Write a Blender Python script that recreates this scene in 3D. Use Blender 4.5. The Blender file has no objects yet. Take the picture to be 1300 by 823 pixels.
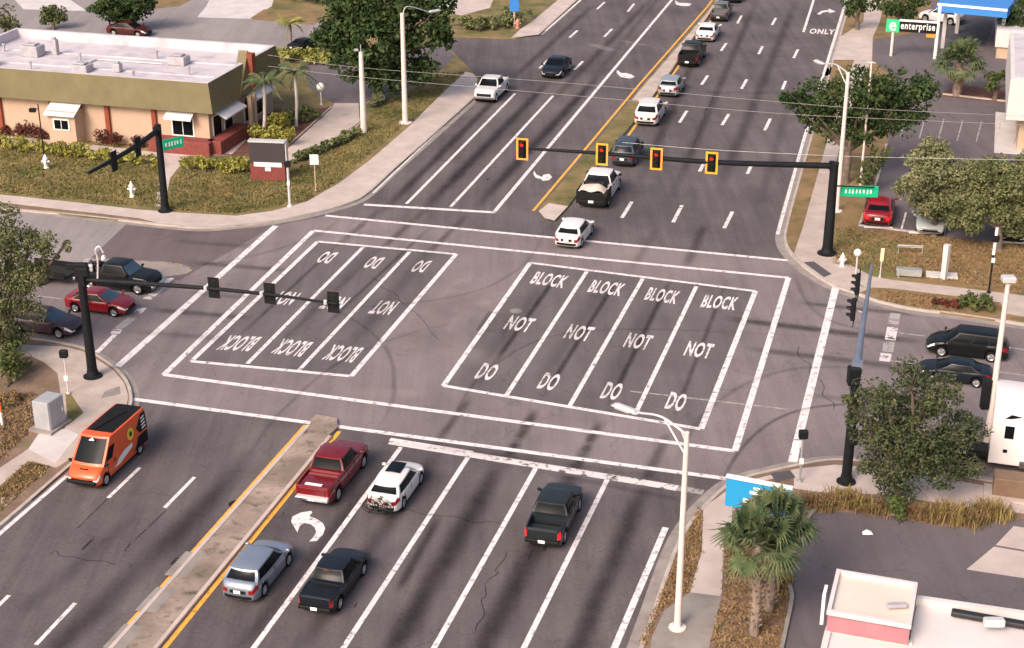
import bpy, math, random
import numpy as np
from mathutils import Vector, Matrix
random.seed(7); rng = np.random.default_rng(11)
S = bpy.context.scene; COL = S.collection
R = math.radians
# ------------------------------------------------------------------ camera, sky, sun, exposure
F, PITCH, CAMH = 2000.0, R(23.3), 36.0            # focal length in photo pixels (1300 wide)
cam = bpy.data.objects.new('camera', bpy.data.cameras.new('camera')); COL.objects.link(cam)
cam.location = (0, 0, CAMH); cam.rotation_euler = (math.pi/2-PITCH, 0, 0)
cam.data.sensor_width = 36; cam.data.lens = 36*F/1300; cam.data.clip_start = .5; cam.data.clip_end = 2000
S.camera = cam
SUN_EL, SUN_AZ = R(38), R(215)                    # azimuth measured clockwise from +Y
W = bpy.data.worlds.new('World'); S.world = W; W.use_nodes = True
wn = W.node_tree.nodes; sky = wn.new('ShaderNodeTexSky'); sky.sky_type = 'NISHITA'; sky.sun_disc = False
sky.sun_elevation = SUN_EL; sky.sun_rotation = SUN_AZ; sky.air_density = 1.0; sky.dust_density = 7.0; sky.ozone_density = .2
W.node_tree.links.new(sky.outputs[0], wn['Background'].inputs[0]); wn['Background'].inputs[1].default_value = .13
sl = bpy.data.lights.new('sun', 'SUN'); sl.energy = 1.35; sl.angle = R(20); sl.color = (1, .83, .74)
so = bpy.data.objects.new('sun', sl); COL.objects.link(so)
sd = Vector((math.sin(SUN_AZ)*math.cos(SUN_EL), math.cos(SUN_AZ)*math.cos(SUN_EL), math.sin(SUN_EL)))
so.rotation_euler = sd.to_track_quat('Z', 'Y').to_euler(); so.location = (0, 0, 80)
S.view_settings.view_transform = 'Standard'; S.view_settings.look = 'None'
S.view_settings.exposure = .62; S.view_settings.gamma = 1; S.view_settings.use_curve_mapping = False
S.render.engine = 'CYCLES'

# ------------------------------------------------------------------ calibration helpers: photo pixel <-> place
CP, SP = math.cos(PITCH), math.sin(PITCH)
def ray(px, py):
    a, b = (px-650)/F, (411.5-py)/F
    return Vector((a, CP+b*SP, -SP+b*CP))
def G(px, py, z=0.0):
    d = ray(px, py); t = (z-CAMH)/d.z
    return Vector((d.x*t, d.y*t, z))
def P(px, py, Y):
    d = ray(px, py); t = Y/d.y
    return Vector((d.x*t, Y, CAMH+d.z*t))
def proj(v):
    z = v[1]*CP-(v[2]-CAMH)*SP
    return 650+F*v[0]/z, 411.5-F*(v[1]*SP+(v[2]-CAMH)*CP)/z
def ppm(v):                                       # photo pixels per metre at a point
    return F/(v[1]*CP-(v[2]-CAMH)*SP)
def top_z(base, py):                              # height of a vertical over base that reaches photo row py
    lo, hi = 0, 30
    for _ in range(40):
        m = (lo+hi)/2
        if proj((base.x, base.y, m))[1] > py: lo = m
        else: hi = m
    return lo
NORTH = (G(665, 356)-G(563, 490)); 
def unit(a): a = Vector(a); a.z = 0; return a.normalized()
DN = unit(Vector((math.cos(R(75.2)), math.sin(R(75.2)), 0)))      # main road, north
DE = unit(Vector((math.cos(R(-16.0)), math.sin(R(-16.0)), 0)))    # side road, east

# ------------------------------------------------------------------ materials
MATS = {}
def mat(name, col, rough=.6, col2=None, scale=3.0, detail=4, metal=0, coat=0, bump=0, bscale=20, contrast=.35, emit=None, trans=0, stretch=None, spec=.5, third=None):
    if name in MATS: return MATS[name]
    m = bpy.data.materials.new(name); m.use_nodes = True; n = m.node_tree.nodes; l = m.node_tree.links
    b = n['Principled BSDF']; b.inputs['Base Color'].default_value = (*col, 1); b.inputs['Roughness'].default_value = rough
    b.inputs['Metallic'].default_value = metal; b.inputs['Coat Weight'].default_value = coat; b.inputs['Coat Roughness'].default_value = .06
    b.inputs['Specular IOR Level'].default_value = spec
    tc = n.new('ShaderNodeTexCoord'); mp = n.new('ShaderNodeMapping'); l.new(tc.outputs['Object'], mp.inputs[0])
    if stretch: mp.inputs['Rotation'].default_value = (0, 0, stretch[0]); mp.inputs['Scale'].default_value = stretch[1]
    if col2:
        t = n.new('ShaderNodeTexNoise'); t.inputs['Scale'].default_value = scale; t.inputs['Detail'].default_value = detail; t.inputs['Roughness'].default_value = .62
        r = n.new('ShaderNodeValToRGB'); r.color_ramp.elements[0].position = .5-contrast/2; r.color_ramp.elements[1].position = .5+contrast/2
        r.color_ramp.elements[0].color = (*col, 1); r.color_ramp.elements[1].color = (*col2, 1)
        l.new(mp.outputs[0], t.inputs['Vector']); l.new(t.outputs['Fac'], r.inputs[0]); out = r.outputs[0]
        if third:
            c3, s3, lo, hi = third
            t2 = n.new('ShaderNodeTexNoise'); t2.inputs['Scale'].default_value = s3; t2.inputs['Detail'].default_value = 5; t2.inputs['Roughness'].default_value = .6
            mr = n.new('ShaderNodeMapRange'); mr.inputs[1].default_value = lo; mr.inputs[2].default_value = hi
            mx = n.new('ShaderNodeMix'); mx.data_type = 'RGBA'; mx.inputs[7].default_value = (*c3, 1)
            l.new(tc.outputs['Object'], t2.inputs['Vector']); l.new(t2.outputs['Fac'], mr.inputs[0]); l.new(mr.outputs[0], mx.inputs[0]); l.new(out, mx.inputs[6]); out = mx.outputs[2]
        l.new(out, b.inputs['Base Color'])
    if bump:
        t = n.new('ShaderNodeTexNoise'); t.inputs['Scale'].default_value = bscale; t.inputs['Detail'].default_value = 5
        bp = n.new('ShaderNodeBump'); bp.inputs['Strength'].default_value = bump; bp.inputs['Distance'].default_value = .05
        l.new(tc.outputs['Object'], t.inputs['Vector']); l.new(t.outputs['Fac'], bp.inputs['Height']); l.new(bp.outputs[0], b.inputs['Normal'])
    if emit: b.inputs['Emission Color'].default_value = (*emit[0], 1); b.inputs['Emission Strength'].default_value = emit[1]
    if trans: b.inputs['Transmission Weight'].default_value = trans
    MATS[name] = m; return m
ANG = -R(75.2)+math.pi/2
def asphalt(name, c1, c2, fine=.25):
    """worn asphalt: large patches, fine grain, long faint streaks along the traffic"""
    m = bpy.data.materials.new(name); m.use_nodes = True; n = m.node_tree.nodes; l = m.node_tree.links; b = n['Principled BSDF']
    b.inputs['Roughness'].default_value = .85; b.inputs['Specular IOR Level'].default_value = .3
    tc = n.new('ShaderNodeTexCoord')
    def noise(sc, det, vec):
        t = n.new('ShaderNodeTexNoise'); t.inputs['Scale'].default_value = sc; t.inputs['Detail'].default_value = det; t.inputs['Roughness'].default_value = .65; l.new(vec, t.inputs['Vector']); return t.outputs['Fac']
    mp = n.new('ShaderNodeMapping'); mp.inputs['Rotation'].default_value = (0, 0, ANG); mp.inputs['Scale'].default_value = (1.1, .06, 1); l.new(tc.outputs['Object'], mp.inputs[0])
    a = noise(.12, 5, tc.outputs['Object']); g = noise(6, 6, tc.outputs['Object']); s = noise(1.0, 3, mp.outputs[0])
    def math_(op, x, y):
        q = n.new('ShaderNodeMath'); q.operation = op
        for i, v in enumerate((x, y)):
            if isinstance(v, (int, float)): q.inputs[i].default_value = v
            else: l.new(v, q.inputs[i])
        return q.outputs[0]
    f = math_('ADD', math_('MULTIPLY', a, .45), math_('ADD', math_('MULTIPLY', g, fine), math_('MULTIPLY', s, .55-fine)))
    r = n.new('ShaderNodeValToRGB'); r.color_ramp.elements[0].position = .36; r.color_ramp.elements[1].position = .64
    r.color_ramp.elements[0].color = (*c1, 1); r.color_ramp.elements[1].color = (*c2, 1); l.new(f, r.inputs[0])
    # hairline cracks
    v = n.new('ShaderNodeTexVoronoi'); v.feature = 'DISTANCE_TO_EDGE'; v.inputs['Scale'].default_value = .16
    w = n.new('ShaderNodeTexNoise'); w.inputs['Scale'].default_value = .8; w.inputs['Detail'].default_value = 4; l.new(tc.outputs['Object'], w.inputs['Vector'])
    ad = n.new('ShaderNodeVectorMath'); ad.operation = 'MULTIPLY_ADD'; ad.inputs[1].default_value = (2.2, 2.2, 0); l.new(w.outputs['Color'], ad.inputs[0]); l.new(tc.outputs['Object'], ad.inputs[2]); l.new(ad.outputs[0], v.inputs['Vector'])
    mr = n.new('ShaderNodeMapRange'); mr.inputs[1].default_value = 0; mr.inputs[2].default_value = .006; mr.inputs[3].default_value = .35; mr.inputs[4].default_value = 0; l.new(v.outputs[0], mr.inputs[0])
    mx = n.new('ShaderNodeMix'); mx.data_type = 'RGBA'; mx.inputs[7].default_value = (.03, .028, .03, 1); l.new(mr.outputs[0], mx.inputs[0]); l.new(r.outputs[0], mx.inputs[6])
    l.new(mx.outputs[2], b.inputs['Base Color'])
    bp = n.new('ShaderNodeBump'); bp.inputs['Strength'].default_value = .25; bp.inputs['Distance'].default_value = .02
    l.new(noise(40, 4, tc.outputs['Object']), bp.inputs['Height']); l.new(bp.outputs[0], b.inputs['Normal'])
    MATS[name] = m; return m
def decal(name, col, amount, across=True, edge=.5, wear_scale=2.0, wear=.5, rough=.8):
    """paint or oil film with worn alpha; UV.x runs across 0..1, UV.y along in metres"""
    m = bpy.data.materials.new(name); m.use_nodes = True; n = m.node_tree.nodes; l = m.node_tree.links; b = n['Principled BSDF']
    b.inputs['Base Color'].default_value = (*col, 1); b.inputs['Roughness'].default_value = rough; b.inputs['Specular IOR Level'].default_value = .3
    tc = n.new('ShaderNodeTexCoord'); t = n.new('ShaderNodeTexNoise'); t.inputs['Scale'].default_value = wear_scale; t.inputs['Detail'].default_value = 6; t.inputs['Roughness'].default_value = .7
    l.new(tc.outputs['Object'], t.inputs['Vector'])
    mr = n.new('ShaderNodeMapRange'); mr.inputs[1].default_value = .5-wear*.5; mr.inputs[2].default_value = .5+(.25 if across else -.02); mr.inputs[3].default_value = 0; mr.inputs[4].default_value = amount
    l.new(t.outputs['Fac'], mr.inputs[0]); out = mr.outputs[0]
    if across:
        sx = n.new('ShaderNodeSeparateXYZ'); l.new(tc.outputs['UV'], sx.inputs[0])
        def tent(o, k):
            a = n.new('ShaderNodeMath'); a.operation = 'SUBTRACT'; l.new(o, a.inputs[0]); a.inputs[1].default_value = .5
            c = n.new('ShaderNodeMath'); c.operation = 'ABSOLUTE'; l.new(a.outputs[0], c.inputs[0])
            q = n.new('ShaderNodeMapRange'); q.interpolation_type = 'SMOOTHSTEP'; q.inputs[1].default_value = .5; q.inputs[2].default_value = .5-k; l.new(c.outputs[0], q.inputs[0]); return q.outputs[0]
        for o, k in ((sx.outputs[0], edge), (sx.outputs[1], .25)):
            q = n.new('ShaderNodeMath'); q.operation = 'MULTIPLY'; l.new(out, q.inputs[0]); l.new(tent(o, k), q.inputs[1]); out = q.outputs[0]
    l.new(out, b.inputs['Alpha']); MATS[name] = m; return m

asphalt('asphalt', (.062, .051, .055), (.162, .137, .145))
asphalt('asphalt_mid', (.140, .116, .122), (.262, .218, .226))
asphalt('asphalt_lot', (.105, .087, .098), (.165, .140, .153))
asphalt('asphalt_dark', (.060, .053, .062), (.105, .095, .105))
asphalt('asphalt_pale', (.21, .185, .19), (.32, .285, .285))
asphalt('asphalt_brown', (.105, .080, .084), (.165, .130, .138))
mat('concrete', (.37, .30, .27), .85, (.52, .44, .40), .7, 6, bump=.2, bscale=15, contrast=.4)
mat('concrete_pink', (.42, .345, .32), .85, (.57, .48, .45), .6, 6, bump=.2, contrast=.4)
mat('concrete_pale', (.50, .46, .46), .85, (.62, .58, .58), .6, 6, bump=.1)
mat('concrete_dirty', (.20, .155, .125), .9, (.44, .34, .29), .45, 8, bump=.3, contrast=.25, third=((.10, .085, .06), 1.8, .5, .7))
mat('concrete_grey', (.21, .185, .17), .9, (.31, .28, .26), .9, 6, bump=.2)
mat('kerb_concrete', (.36, .31, .28), .85, (.50, .44, .41), 1.5, 6, bump=.1)
mat('gutter', (.22, .19, .18), .85, (.33, .29, .27), 1.2, 6)
mat('lawn', (.075, .090, .022), .95, (.25, .185, .080), .30, 8, bump=1.0, bscale=9, contrast=.22, third=((.20, .125, .06), 2.6, .45, .72))
mat('lawn_dry', (.17, .115, .05), .95, (.28, .175, .085), .5, 8, bump=1.0, bscale=9, contrast=.35, third=((.10, .10, .03), .8, .5, .72))
mat('lawn_green', (.10, .13, .03), .95, (.20, .15, .06), .6, 8, bump=1.0, bscale=9, contrast=.4)
mat('bare_soil', (.15, .095, .07), .95, (.26, .17, .125), .7, 8, bump=1.0, bscale=6, contrast=.4, third=((.13, .12, .045), .9, .55, .75))
mat('mulch', (.10, .035, .028), .95, (.18, .075, .055), 2.5, 6, bump=.8)
mat('brick_red', (.17, .036, .030), .8, (.25, .06, .05), 5, 6, bump=.4)
decal('paint_white', (.74, .68, .70), 1.0, False, wear_scale=2.6, wear=.43)
decal('paint_worn', (.72, .66, .66), .92, False, wear_scale=1.6, wear=.26)
decal('paint_faint', (.72, .68, .66), .42, False, wear_scale=1.3, wear=.3)
decal('paint_yellow', (.80, .40, .07), 1.0, False, wear_scale=3.0, wear=.6)
decal('paint_oldyellow', (.55, .42, .25), .6, False, wear_scale=2.0, wear=.25)
decal('oil', (.024, .018, .022), .42, True, .5, .9, 1.5)
decal('oil_strong', (.018, .014, .018), .62, True, .5, 1.1, 1.4)
decal('oil_soft', (.025, .020, .023), .22, True, .5, .7, 1.5)
decal('sealant', (.03, .025, .028), .6, False, wear_scale=2, wear=.3)
decal('pale_wear', (.42, .35, .35), .5, True, .5, .5, .8)
mat('tyre', (.012, .012, .013), .9, spec=.1); mat('rim', (.55, .55, .57), .3, metal=.8); mat('rim_dark', (.06, .06, .065), .35, metal=.6)
mat('glass_dark', (.006, .008, .011), .18, spec=.12); mat('glass_blue', (.05, .085, .13), .15, spec=.3)
mat('trim_black', (.010, .010, .011), .6, spec=.2); mat('chrome', (.75, .75, .76), .18, metal=1); mat('underbody', (.012, .012, .012), .9)
mat('plate_white', (.85, .85, .82), .5); mat('tail_red', (.24, .006, .008), .25, coat=.5); mat('tail_lit', (.7, .02, .02), .25, emit=((1, .02, .02), .35))
mat('headlamp', (.75, .76, .78), .12, coat=1); mat('headlamp_lit', (.9, .9, .85), .2, emit=((1, .96, .9), 1.5)); mat('amber', (.8, .3, .03), .3)
def paint(name, c, rough=.28, metal=.0, coat=.45):
    if max(c) < .12: coat = .12; rough = .35
    return mat('carpaint_'+name, c, rough, tuple(min(1, x*1.05+.002) for x in c), 1.3, 3, metal=metal, coat=coat, contrast=.5, spec=.5 if max(c) > .12 else .3)
mat('pole_black', (.008, .0085, .011), .6, (.013, .014, .018), 2, spec=.2); mat('pole_bluegrey', (.16, .19, .26), .45, (.22, .25, .33), 1, metal=.3)
mat('pole_concrete', (.66, .56, .53), .7, (.76, .66, .63), 1.5); mat('metal_pale', (.62, .60, .60), .45, (.7, .68, .68), 2, metal=.3); mat('galv', (.35, .36, .38), .5, (.45, .46, .47), 2, metal=.4)
mat('signal_yellow', (.95, .38, .04), .5); mat('red_lens', (.8, .02, .01), .3, emit=((1, .02, .01), .5)); mat('dark_lens', (.035, .01, .008), .3); mat('dark_lens_g', (.012, .02, .012), .3)
mat('sign_green', (.0, .42, .22), .5); mat('sign_white', (.82, .82, .80), .5); mat('wire', (.32, .30, .30), .6); mat('wire_pale', (.62, .60, .58), .6)
mat('hydrant', (.80, .80, .80), .5, (.7, .7, .68), 5)

# ------------------------------------------------------------------ mesh builder
class MB:
    def __init__(s): s.v = []; s.f = []; s.m = []; s.uv = {}; s.mat = 0
    def add(s, vs, fs, mi=None, M=None):
        o = len(s.v); s.v += [tuple((M @ Vector(v)) if M else v) for v in vs]
        s.f += [tuple(i+o for i in f) for f in fs]; s.m += [s.mat if mi is None else mi]*len(fs); return s
    def box(s, c, d, mi=None, M=None, rz=0, ch=0, tx=1, ty=1):
        x, y, z = (q/2 for q in d)
        T = Matrix.Translation(c) @ Matrix.Rotation(rz, 4, 'Z')
        if M: T = M @ T
        if ch > 0:
            vs = []; 
            for zz, k in ((-z, ch), (-z+ch, 0), (z-ch, 0), (z, ch)):
                q = tx if zz > 0 else 1; p = ty if zz > 0 else 1
                X = x*q-k; Y = y*p-k
                vs += [(X, -Y+ch*.7, zz), (X, Y-ch*.7, zz), (X-ch*.7, Y, zz), (-X+ch*.7, Y, zz), (-X, Y-ch*.7, zz), (-X, -Y+ch*.7, zz), (-X+ch*.7, -Y, zz), (X-ch*.7, -Y, zz)]
            fs = [tuple(range(7, -1, -1)), tuple(range(24, 32))]
            for k in range(3):
                for i in range(8): j = (i+1) % 8; fs.append((k*8+i, k*8+j, k*8+8+j, k*8+8+i))
            return s.add(vs, fs, mi, T)
        vs = [(-x, -y, -z), (x, -y, -z), (x, y, -z), (-x, y, -z), (-x*tx, -y*ty, z), (x*tx, -y*ty, z), (x*tx, y*ty, z), (-x*tx, y*ty, z)]
        return s.add(vs, [(3, 2, 1, 0), (4, 5, 6, 7), (0, 1, 5, 4), (1, 2, 6, 5), (2, 3, 7, 6), (3, 0, 4, 7)], mi, T)
    def tube(s, pts, rad, n=8, mi=None, M=None, cap=True):
        pts = [Vector(p) for p in pts]
        if not hasattr(rad, '__len__'): rad = [rad]*len(pts)
        vs = []; prev = None
        for i, p in enumerate(pts):
            t = (pts[min(i+1, len(pts)-1)]-pts[max(i-1, 0)]).normalized()
            a = Vector((0, 0, 1)) if abs(t.z) < .9 else Vector((1, 0, 0))
            if prev is None: u = t.cross(a).normalized()
            else: u = (prev-t*prev.dot(t)).normalized()
            prev = u; w = t.cross(u)
            vs += [tuple(p+(u*math.cos(2*math.pi*k/n)+w*math.sin(2*math.pi*k/n))*rad[i]) for k in range(n)]
        fs = [(i*n+k, i*n+(k+1) % n, (i+1)*n+(k+1) % n, (i+1)*n+k) for i in range(len(pts)-1) for k in range(n)]
        if cap: fs += [tuple(range(n-1, -1, -1)), tuple((len(pts)-1)*n+k for k in range(n))]
        return s.add(vs, fs, mi, M)
    def lathe(s, prof, n=16, mi=None, M=None):       # prof: (r, z)
        vs = [(r*math.cos(2*math.pi*k/n), r*math.sin(2*math.pi*k/n), z) for r, z in prof for k in range(n)]
        fs = [(i*n+k, i*n+(k+1) % n, (i+1)*n+(k+1) % n, (i+1)*n+k) for i in range(len(prof)-1) for k in range(n)]
        fs += [tuple(range(n-1, -1, -1)), tuple((len(prof)-1)*n+k for k in range(n))]
        return s.add(vs, fs, mi, M)
    def prism(s, poly, z0, z1, mi=None, bottom=False):
        n = len(poly); a = sum(poly[i][0]*poly[(i+1) % n][1]-poly[(i+1) % n][0]*poly[i][1] for i in range(n))
        if a < 0: poly = poly[::-1]
        vs = [(p[0], p[1], z0) for p in poly]+[(p[0], p[1], z1) for p in poly]
        fs = [tuple(range(n, 2*n))]+[(i, (i+1) % n, n+(i+1) % n, n+i) for i in range(n)]
        if bottom: fs.append(tuple(range(n-1, -1, -1)))
        return s.add(vs, fs, mi)
    def grid(s, fn, nu, nv, mi=None, M=None, flip=False):
        vs = [fn(i/nu, j/nv) for j in range(nv+1) for i in range(nu+1)]; w = nu+1
        fs = [(j*w+i, j*w+i+1, (j+1)*w+i+1, (j+1)*w+i) for j in range(nv) for i in range(nu)]
        if flip: fs = [f[::-1] for f in fs]
        return s.add(vs, fs, mi, M)
    def build(s, name, mats, parent=None, world=False, smooth=None, kind=None):
        me = bpy.data.meshes.new(name)
        vs = s.v
        if world and parent is not None: L = parent.location; vs = [(v[0]-L.x, v[1]-L.y, v[2]-L.z) for v in vs]
        me.from_pydata(vs, [], s.f); 
        if not isinstance(mats, (list, tuple)): mats = [mats]
        for m in mats: me.materials.append(MATS[m] if isinstance(m, str) else m)
        me.polygons.foreach_set('material_index', s.m); me.update()
        if smooth is not None:
            me.polygons.foreach_set('use_smooth', [True]*len(s.f)); me.set_sharp_from_angle(angle=R(smooth))
        o = bpy.data.objects.new(name, me); COL.objects.link(o)
        if parent: o.parent = parent
        if kind: o['kind'] = kind
        return o
def thing(name, label, cat, loc=(0, 0, 0), rz=0, group=None):
    o = bpy.data.objects.new(name, None); COL.objects.link(o); o.location = loc; o.rotation_euler = (0, 0, rz)
    o.empty_display_size = .3
    o['label'] = label; o['category'] = cat
    if group: o['group'] = group
    return o
def tag(o, label, cat, group=None):
    o['label'] = label; o['category'] = cat
    if group: o['group'] = group
    return o
def copy_tree(o, parent=None):
    c = o.copy(); COL.objects.link(c); c.parent = parent
    for ch in list(o.children): copy_tree(ch, c)
    return c
def spline(pts, k=6):
    pts = [Vector(p) for p in pts]; out = []
    q = [pts[0]*2-pts[1]]+pts+[pts[-1]*2-pts[-2]]
    for i in range(1, len(q)-2):
        for j in range(k):
            t = j/k; a, b, c, d = q[i-1], q[i], q[i+1], q[i+2]
            out.append(.5*((2*b)+(c-a)*t+(2*a-5*b+4*c-d)*t*t+(3*b-a-3*c+d)*t**3))
    out.append(pts[-1]); return out
def px(pts, z=0): return [G(a, b, z) for a, b in pts]
def sheet(name, pts, z, material, thick=0):
    mb = MB(); p = px(pts, z)
    if thick: mb.prism(p, z-thick, z)
    else: mb.prism(p, z-.003, z)
    return mb.build(name, material, kind='structure')
def ribbon(name, pts, width, z, material, side=0, kind='structure', zlow=None):
    """strip along world polyline; side -1/0/+1: which side of the line"""
    mb = MB(); n = len(pts); a = []; b = []
    for i, p in enumerate(pts):
        t = unit(pts[min(i+1, n-1)]-pts[max(i-1, 0)]); nn = Vector((-t.y, t.x, 0))
        l, r = ((.5, -.5) if side == 0 else ((1, 0) if side > 0 else (0, -1)))
        a.append(p+nn*width*l); b.append(p+nn*width*r)
    if zlow is None:
        vs = [(q.x, q.y, z) for q in a]+[(q.x, q.y, z) for q in b]
        fs = [(n+i, n+i+1, i+1, i) for i in range(n-1)]
        mb.add(vs, fs)
        o = mb.build(name, material, kind=kind)
        me = o.data; uv = me.uv_layers.new(name='UVMap')
        for po in me.polygons:
            for li, vi in zip(po.loop_indices, po.vertices): uv.data[li].uv = (0 if vi < n else 1, (vi % n)/(n-1))
        return o
    vs = []
    for q in a+b: vs.append((q.x, q.y, z))
    for q in a+b: vs.append((q.x, q.y, zlow))
    m = 2*n; fs = []
    for i in range(n-1):
        fs += [(n+i, n+i+1, i+1, i), (i, i+1, m+i+1, m+i), (m+n+i, m+n+i+1, n+i+1, n+i)]
    fs += [(0, m, m+n, n), (n-1, 2*n-1, m+2*n-1, m+n-1)]
    mb.add(vs, fs); return mb.build(name, material, kind=kind)
def line(a, b, w=.16, m='paint_white', name='lane_marking', z=.012, seg=1):
    A, B = G(*a), G(*b); return ribbon(name, [A.lerp(B, i/seg) for i in range(seg+1)], w, z, m)
def poly_mark(pts, m='paint_white', name='turn_arrow'):
    mb = MB(); p = px(pts); n = len(p)
    ar = sum(p[i].x*p[(i+1) % n].y-p[(i+1) % n].x*p[i].y for i in range(n))
    if ar < 0: p = p[::-1]
    mb.add([(q.x, q.y, .012) for q in p], [tuple(range(n))]); return mb.build(name, m, kind='structure')
def streak(a, b, w=1.1, m='oil', z=.005):
    z = .0185 if m == 'oil_soft' else z; A, B = G(*a), G(*b); return ribbon('tyre_stain', [A.lerp(B, i/12) for i in range(13)], w, z, m)

# ================================================================== SETTING
mb = MB(); mb.prism([(-400, -60, 0), (400, -60, 0), (400, 700, 0), (-400, 700, 0)], -.3, -.06); mb.build('ground', 'lawn_dry', kind='structure')
mb = MB(); mb.prism([(-170, 20, 0), (170, 20, 0), (170, 420, 0), (-170, 420, 0)], -.05, 0); mb.build('road', 'asphalt', kind='structure')

# side road surfacing
sheet('side_road', [(160, 285), (110, 333), (52, 340), (-120, 318), (-120, 235), (0, 264), (80, 276)], .004, 'asphalt_pale')
sheet('side_road', [(160, 285), (292, 290), (348, 287), (228, 356), (110, 336)], .0035, 'asphalt_brown')
sheet('road_patch', [(348, 287), (413, 274), (1001, 331), (1061, 363), (1400, 410), (1400, 640), (1100, 600), (1006, 590), (922, 606), (169, 507), (149, 466), (110, 452), (-100, 430), (-100, 350), (110, 336), (228, 356)], .0025, 'asphalt_mid')
sheet('road_patch', [(673, 334), (959, 370), (890, 545), (563, 490)], .0032, asphalt('asphalt_box', (.090, .077, .083), (.165, .141, .150)))
sheet('road_patch', [(403, 307), (579, 323), (446, 478), (243, 459)], .0032, 'asphalt_box')

BZ = .12
def block(name, pts, m): 
    mb = MB(); mb.prism(px(pts), -.1, BZ); return mb.build(name, m, kind='structure')
def kerb(pts, side, gutter=.45, smooth=4):
    p = spline(px(pts), smooth)
    ribbon('kerb', p, .17, .14, 'kerb_concrete', side, zlow=-.05)
    if gutter: ribbon('gutter', p, gutter, .007, 'gutter', -side)
# ---- north-west block
NWK = [(0, 266), (75, 273), (150, 281), (205, 287), (257, 291), (300, 288), (345, 283), (395, 273), (440, 261), (466, 248), (500, 217), (545, 177), (604, 124), (615, 110)]
block('lawn', [(-260, 240), (0, 266)]+NWK[1:]+[(600, 92), (578, 70), (560, 55), (560, 47), (655, 50), (684, 44), (700, 31), (735, 0), (850, -120), (-260, -120)], 'lawn')
kerb([(-260, 238)]+NWK, 1); kerb([(684, 44), (735, -1), (850, -110)], 1)
sheet('pavement', [(-260, 218), (0, 247), (87, 256), (175, 266), (230, 270), (300, 274), (345, 268), (389, 256), (430, 233), (470, 203), (520, 160), (560, 120), (591, 91), (600, 93), (606, 100), (602, 124), (545, 175), (500, 215), (464, 247), (438, 259), (393, 271), (343, 281), (300, 286), (257, 288), (205, 284), (176, 277), (18, 259), (-260, 226)], .13, 'concrete_pink')
sheet('grass_verge', [(-200, 232), (14, 260), (176, 278), (170, 281), (75, 271), (0, 264), (-200, 242)], .127, 'bare_soil')
sheet('driveway', [(363, 191), (420, 139), (425, 131), (455, 131), (457, 157), (430, 180), (395, 197), (366, 204)], .131, 'concrete_pink')
for a, b in (((363, 190), (421, 138)), ((396, 197), (457, 157))): ribbon('kerb', px([a, b]), .14, .2, 'kerb_concrete', 0, zlow=.1)
sheet('parking_lot', [(385, 78), (392, 110), (400, 118), (425, 132), (455, 132), (475, 133), (520, 110), (560, 88), (578, 71), (560, 56), (540, 60), (440, 64)], .128, 'asphalt_lot')
sheet('parking_lot', [(-200, -60), (-200, 60), (30, 60), (350, 62), (400, 60), (410, 30), (330, 22), (322, 14), (345, -60)], .126, 'asphalt_pale')
sheet('driveway', [(250, 22), (318, 24), (345, 8), (355, -30), (280, -30), (262, 8)], .129, 'concrete_pale')
sheet('grass_verge', [(318, 23), (335, 12), (400, 14), (405, 26), (398, 32), (322, 25)], .130, 'lawn_dry')
sheet('grass_verge', [(190, 12), (228, 8), (262, -10), (200, -15), (180, -3)], .130, 'lawn_dry')
sheet('grass_verge', [(30, 12), (110, 14), (60, -20), (0, -20)], .130, 'concrete_pale')
sheet('front_walk', [(-60, 163), (0, 172), (75, 179), (170, 190), (203, 194), (199, 205), (160, 200), (75, 190), (0, 183), (-60, 176)], .131, 'concrete_pink')
sheet('front_walk', [(203, 194), (270, 196), (292, 197), (238, 198), (232, 206), (216, 226), (209, 262), (196, 262), (205, 215)], .1312, 'concrete_pink')
sheet('planting_bed', [(270, 192), (320, 148), (336, 138), (392, 140), (424, 134), (380, 175), (360, 190), (330, 198), (290, 198)], .128, 'mulch')
sheet('entry_ramp', [(269, 193), (294, 196), (313, 178), (296, 171)], .137, 'concrete_pink')
sheet('parking_lot', [(530, -60), (542, 8), (585, 20), (622, 10), (650, -60)], .128, 'concrete_pink')
sheet('pavement', [(649, 48), (684, 44), (735, -2), (840, -110), (815, -110), (713, -4), (675, 28), (662, 36)], .13, 'concrete_pink')
# ---- north-east block
NEK = [(1160, -280), (1079, 0), (1054, 88), (1026, 185), (1006, 255), (997, 290), (995, 306), (1002, 322), (1022, 342), (1055, 363), (1088, 375), (1116, 385), (1162, 395), (1213, 401), (1300, 414), (1500, 443)]
block('lawn', NEK[:1]+NEK[1:]+[(1700, 443), (1700, -280)], 'lawn_dry')
kerb(NEK, 1, .55)
sheet('lawn_patch', [(1062, 290), (1140, 305), (1160, 352), (1108, 352), (1075, 345), (1058, 335)], .124, 'lawn_green')
sheet('pavement', [(1008, 322), (1020, 286), (1034, 236), (1047, 190), (1062, 140), (1085, 75), (1068, 46), (1096, 28), (1103, -40), (1130, -40), (1117, 28), (1108, 47), (1107, 76), (1080, 140), (1065, 190), (1055, 236), (1046, 290), (1045, 318), (1070, 332), (1108, 351), (1130, 355), (1208, 364), (1274, 372), (1500, 402), (1500, 428), (1300, 402), (1276, 398), (1270, 384), (1198, 374), (1130, 366), (1108, 365), (1090, 372), (1058, 361), (1026, 341)], .13, 'concrete')
sheet('driveway', [(1066, 46), (1108, 47), (1107, 76), (1056, 76)], .132, 'concrete_pink')
sheet('parking_lot', [(1109, 50), (1108, 76), (1135, 100), (1128, 180), (1090, 289), (1300, 312), (1500, 335), (1500, -60), (1190, -60), (1180, 20), (1160, 42)], .127, 'asphalt_lot')
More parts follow.
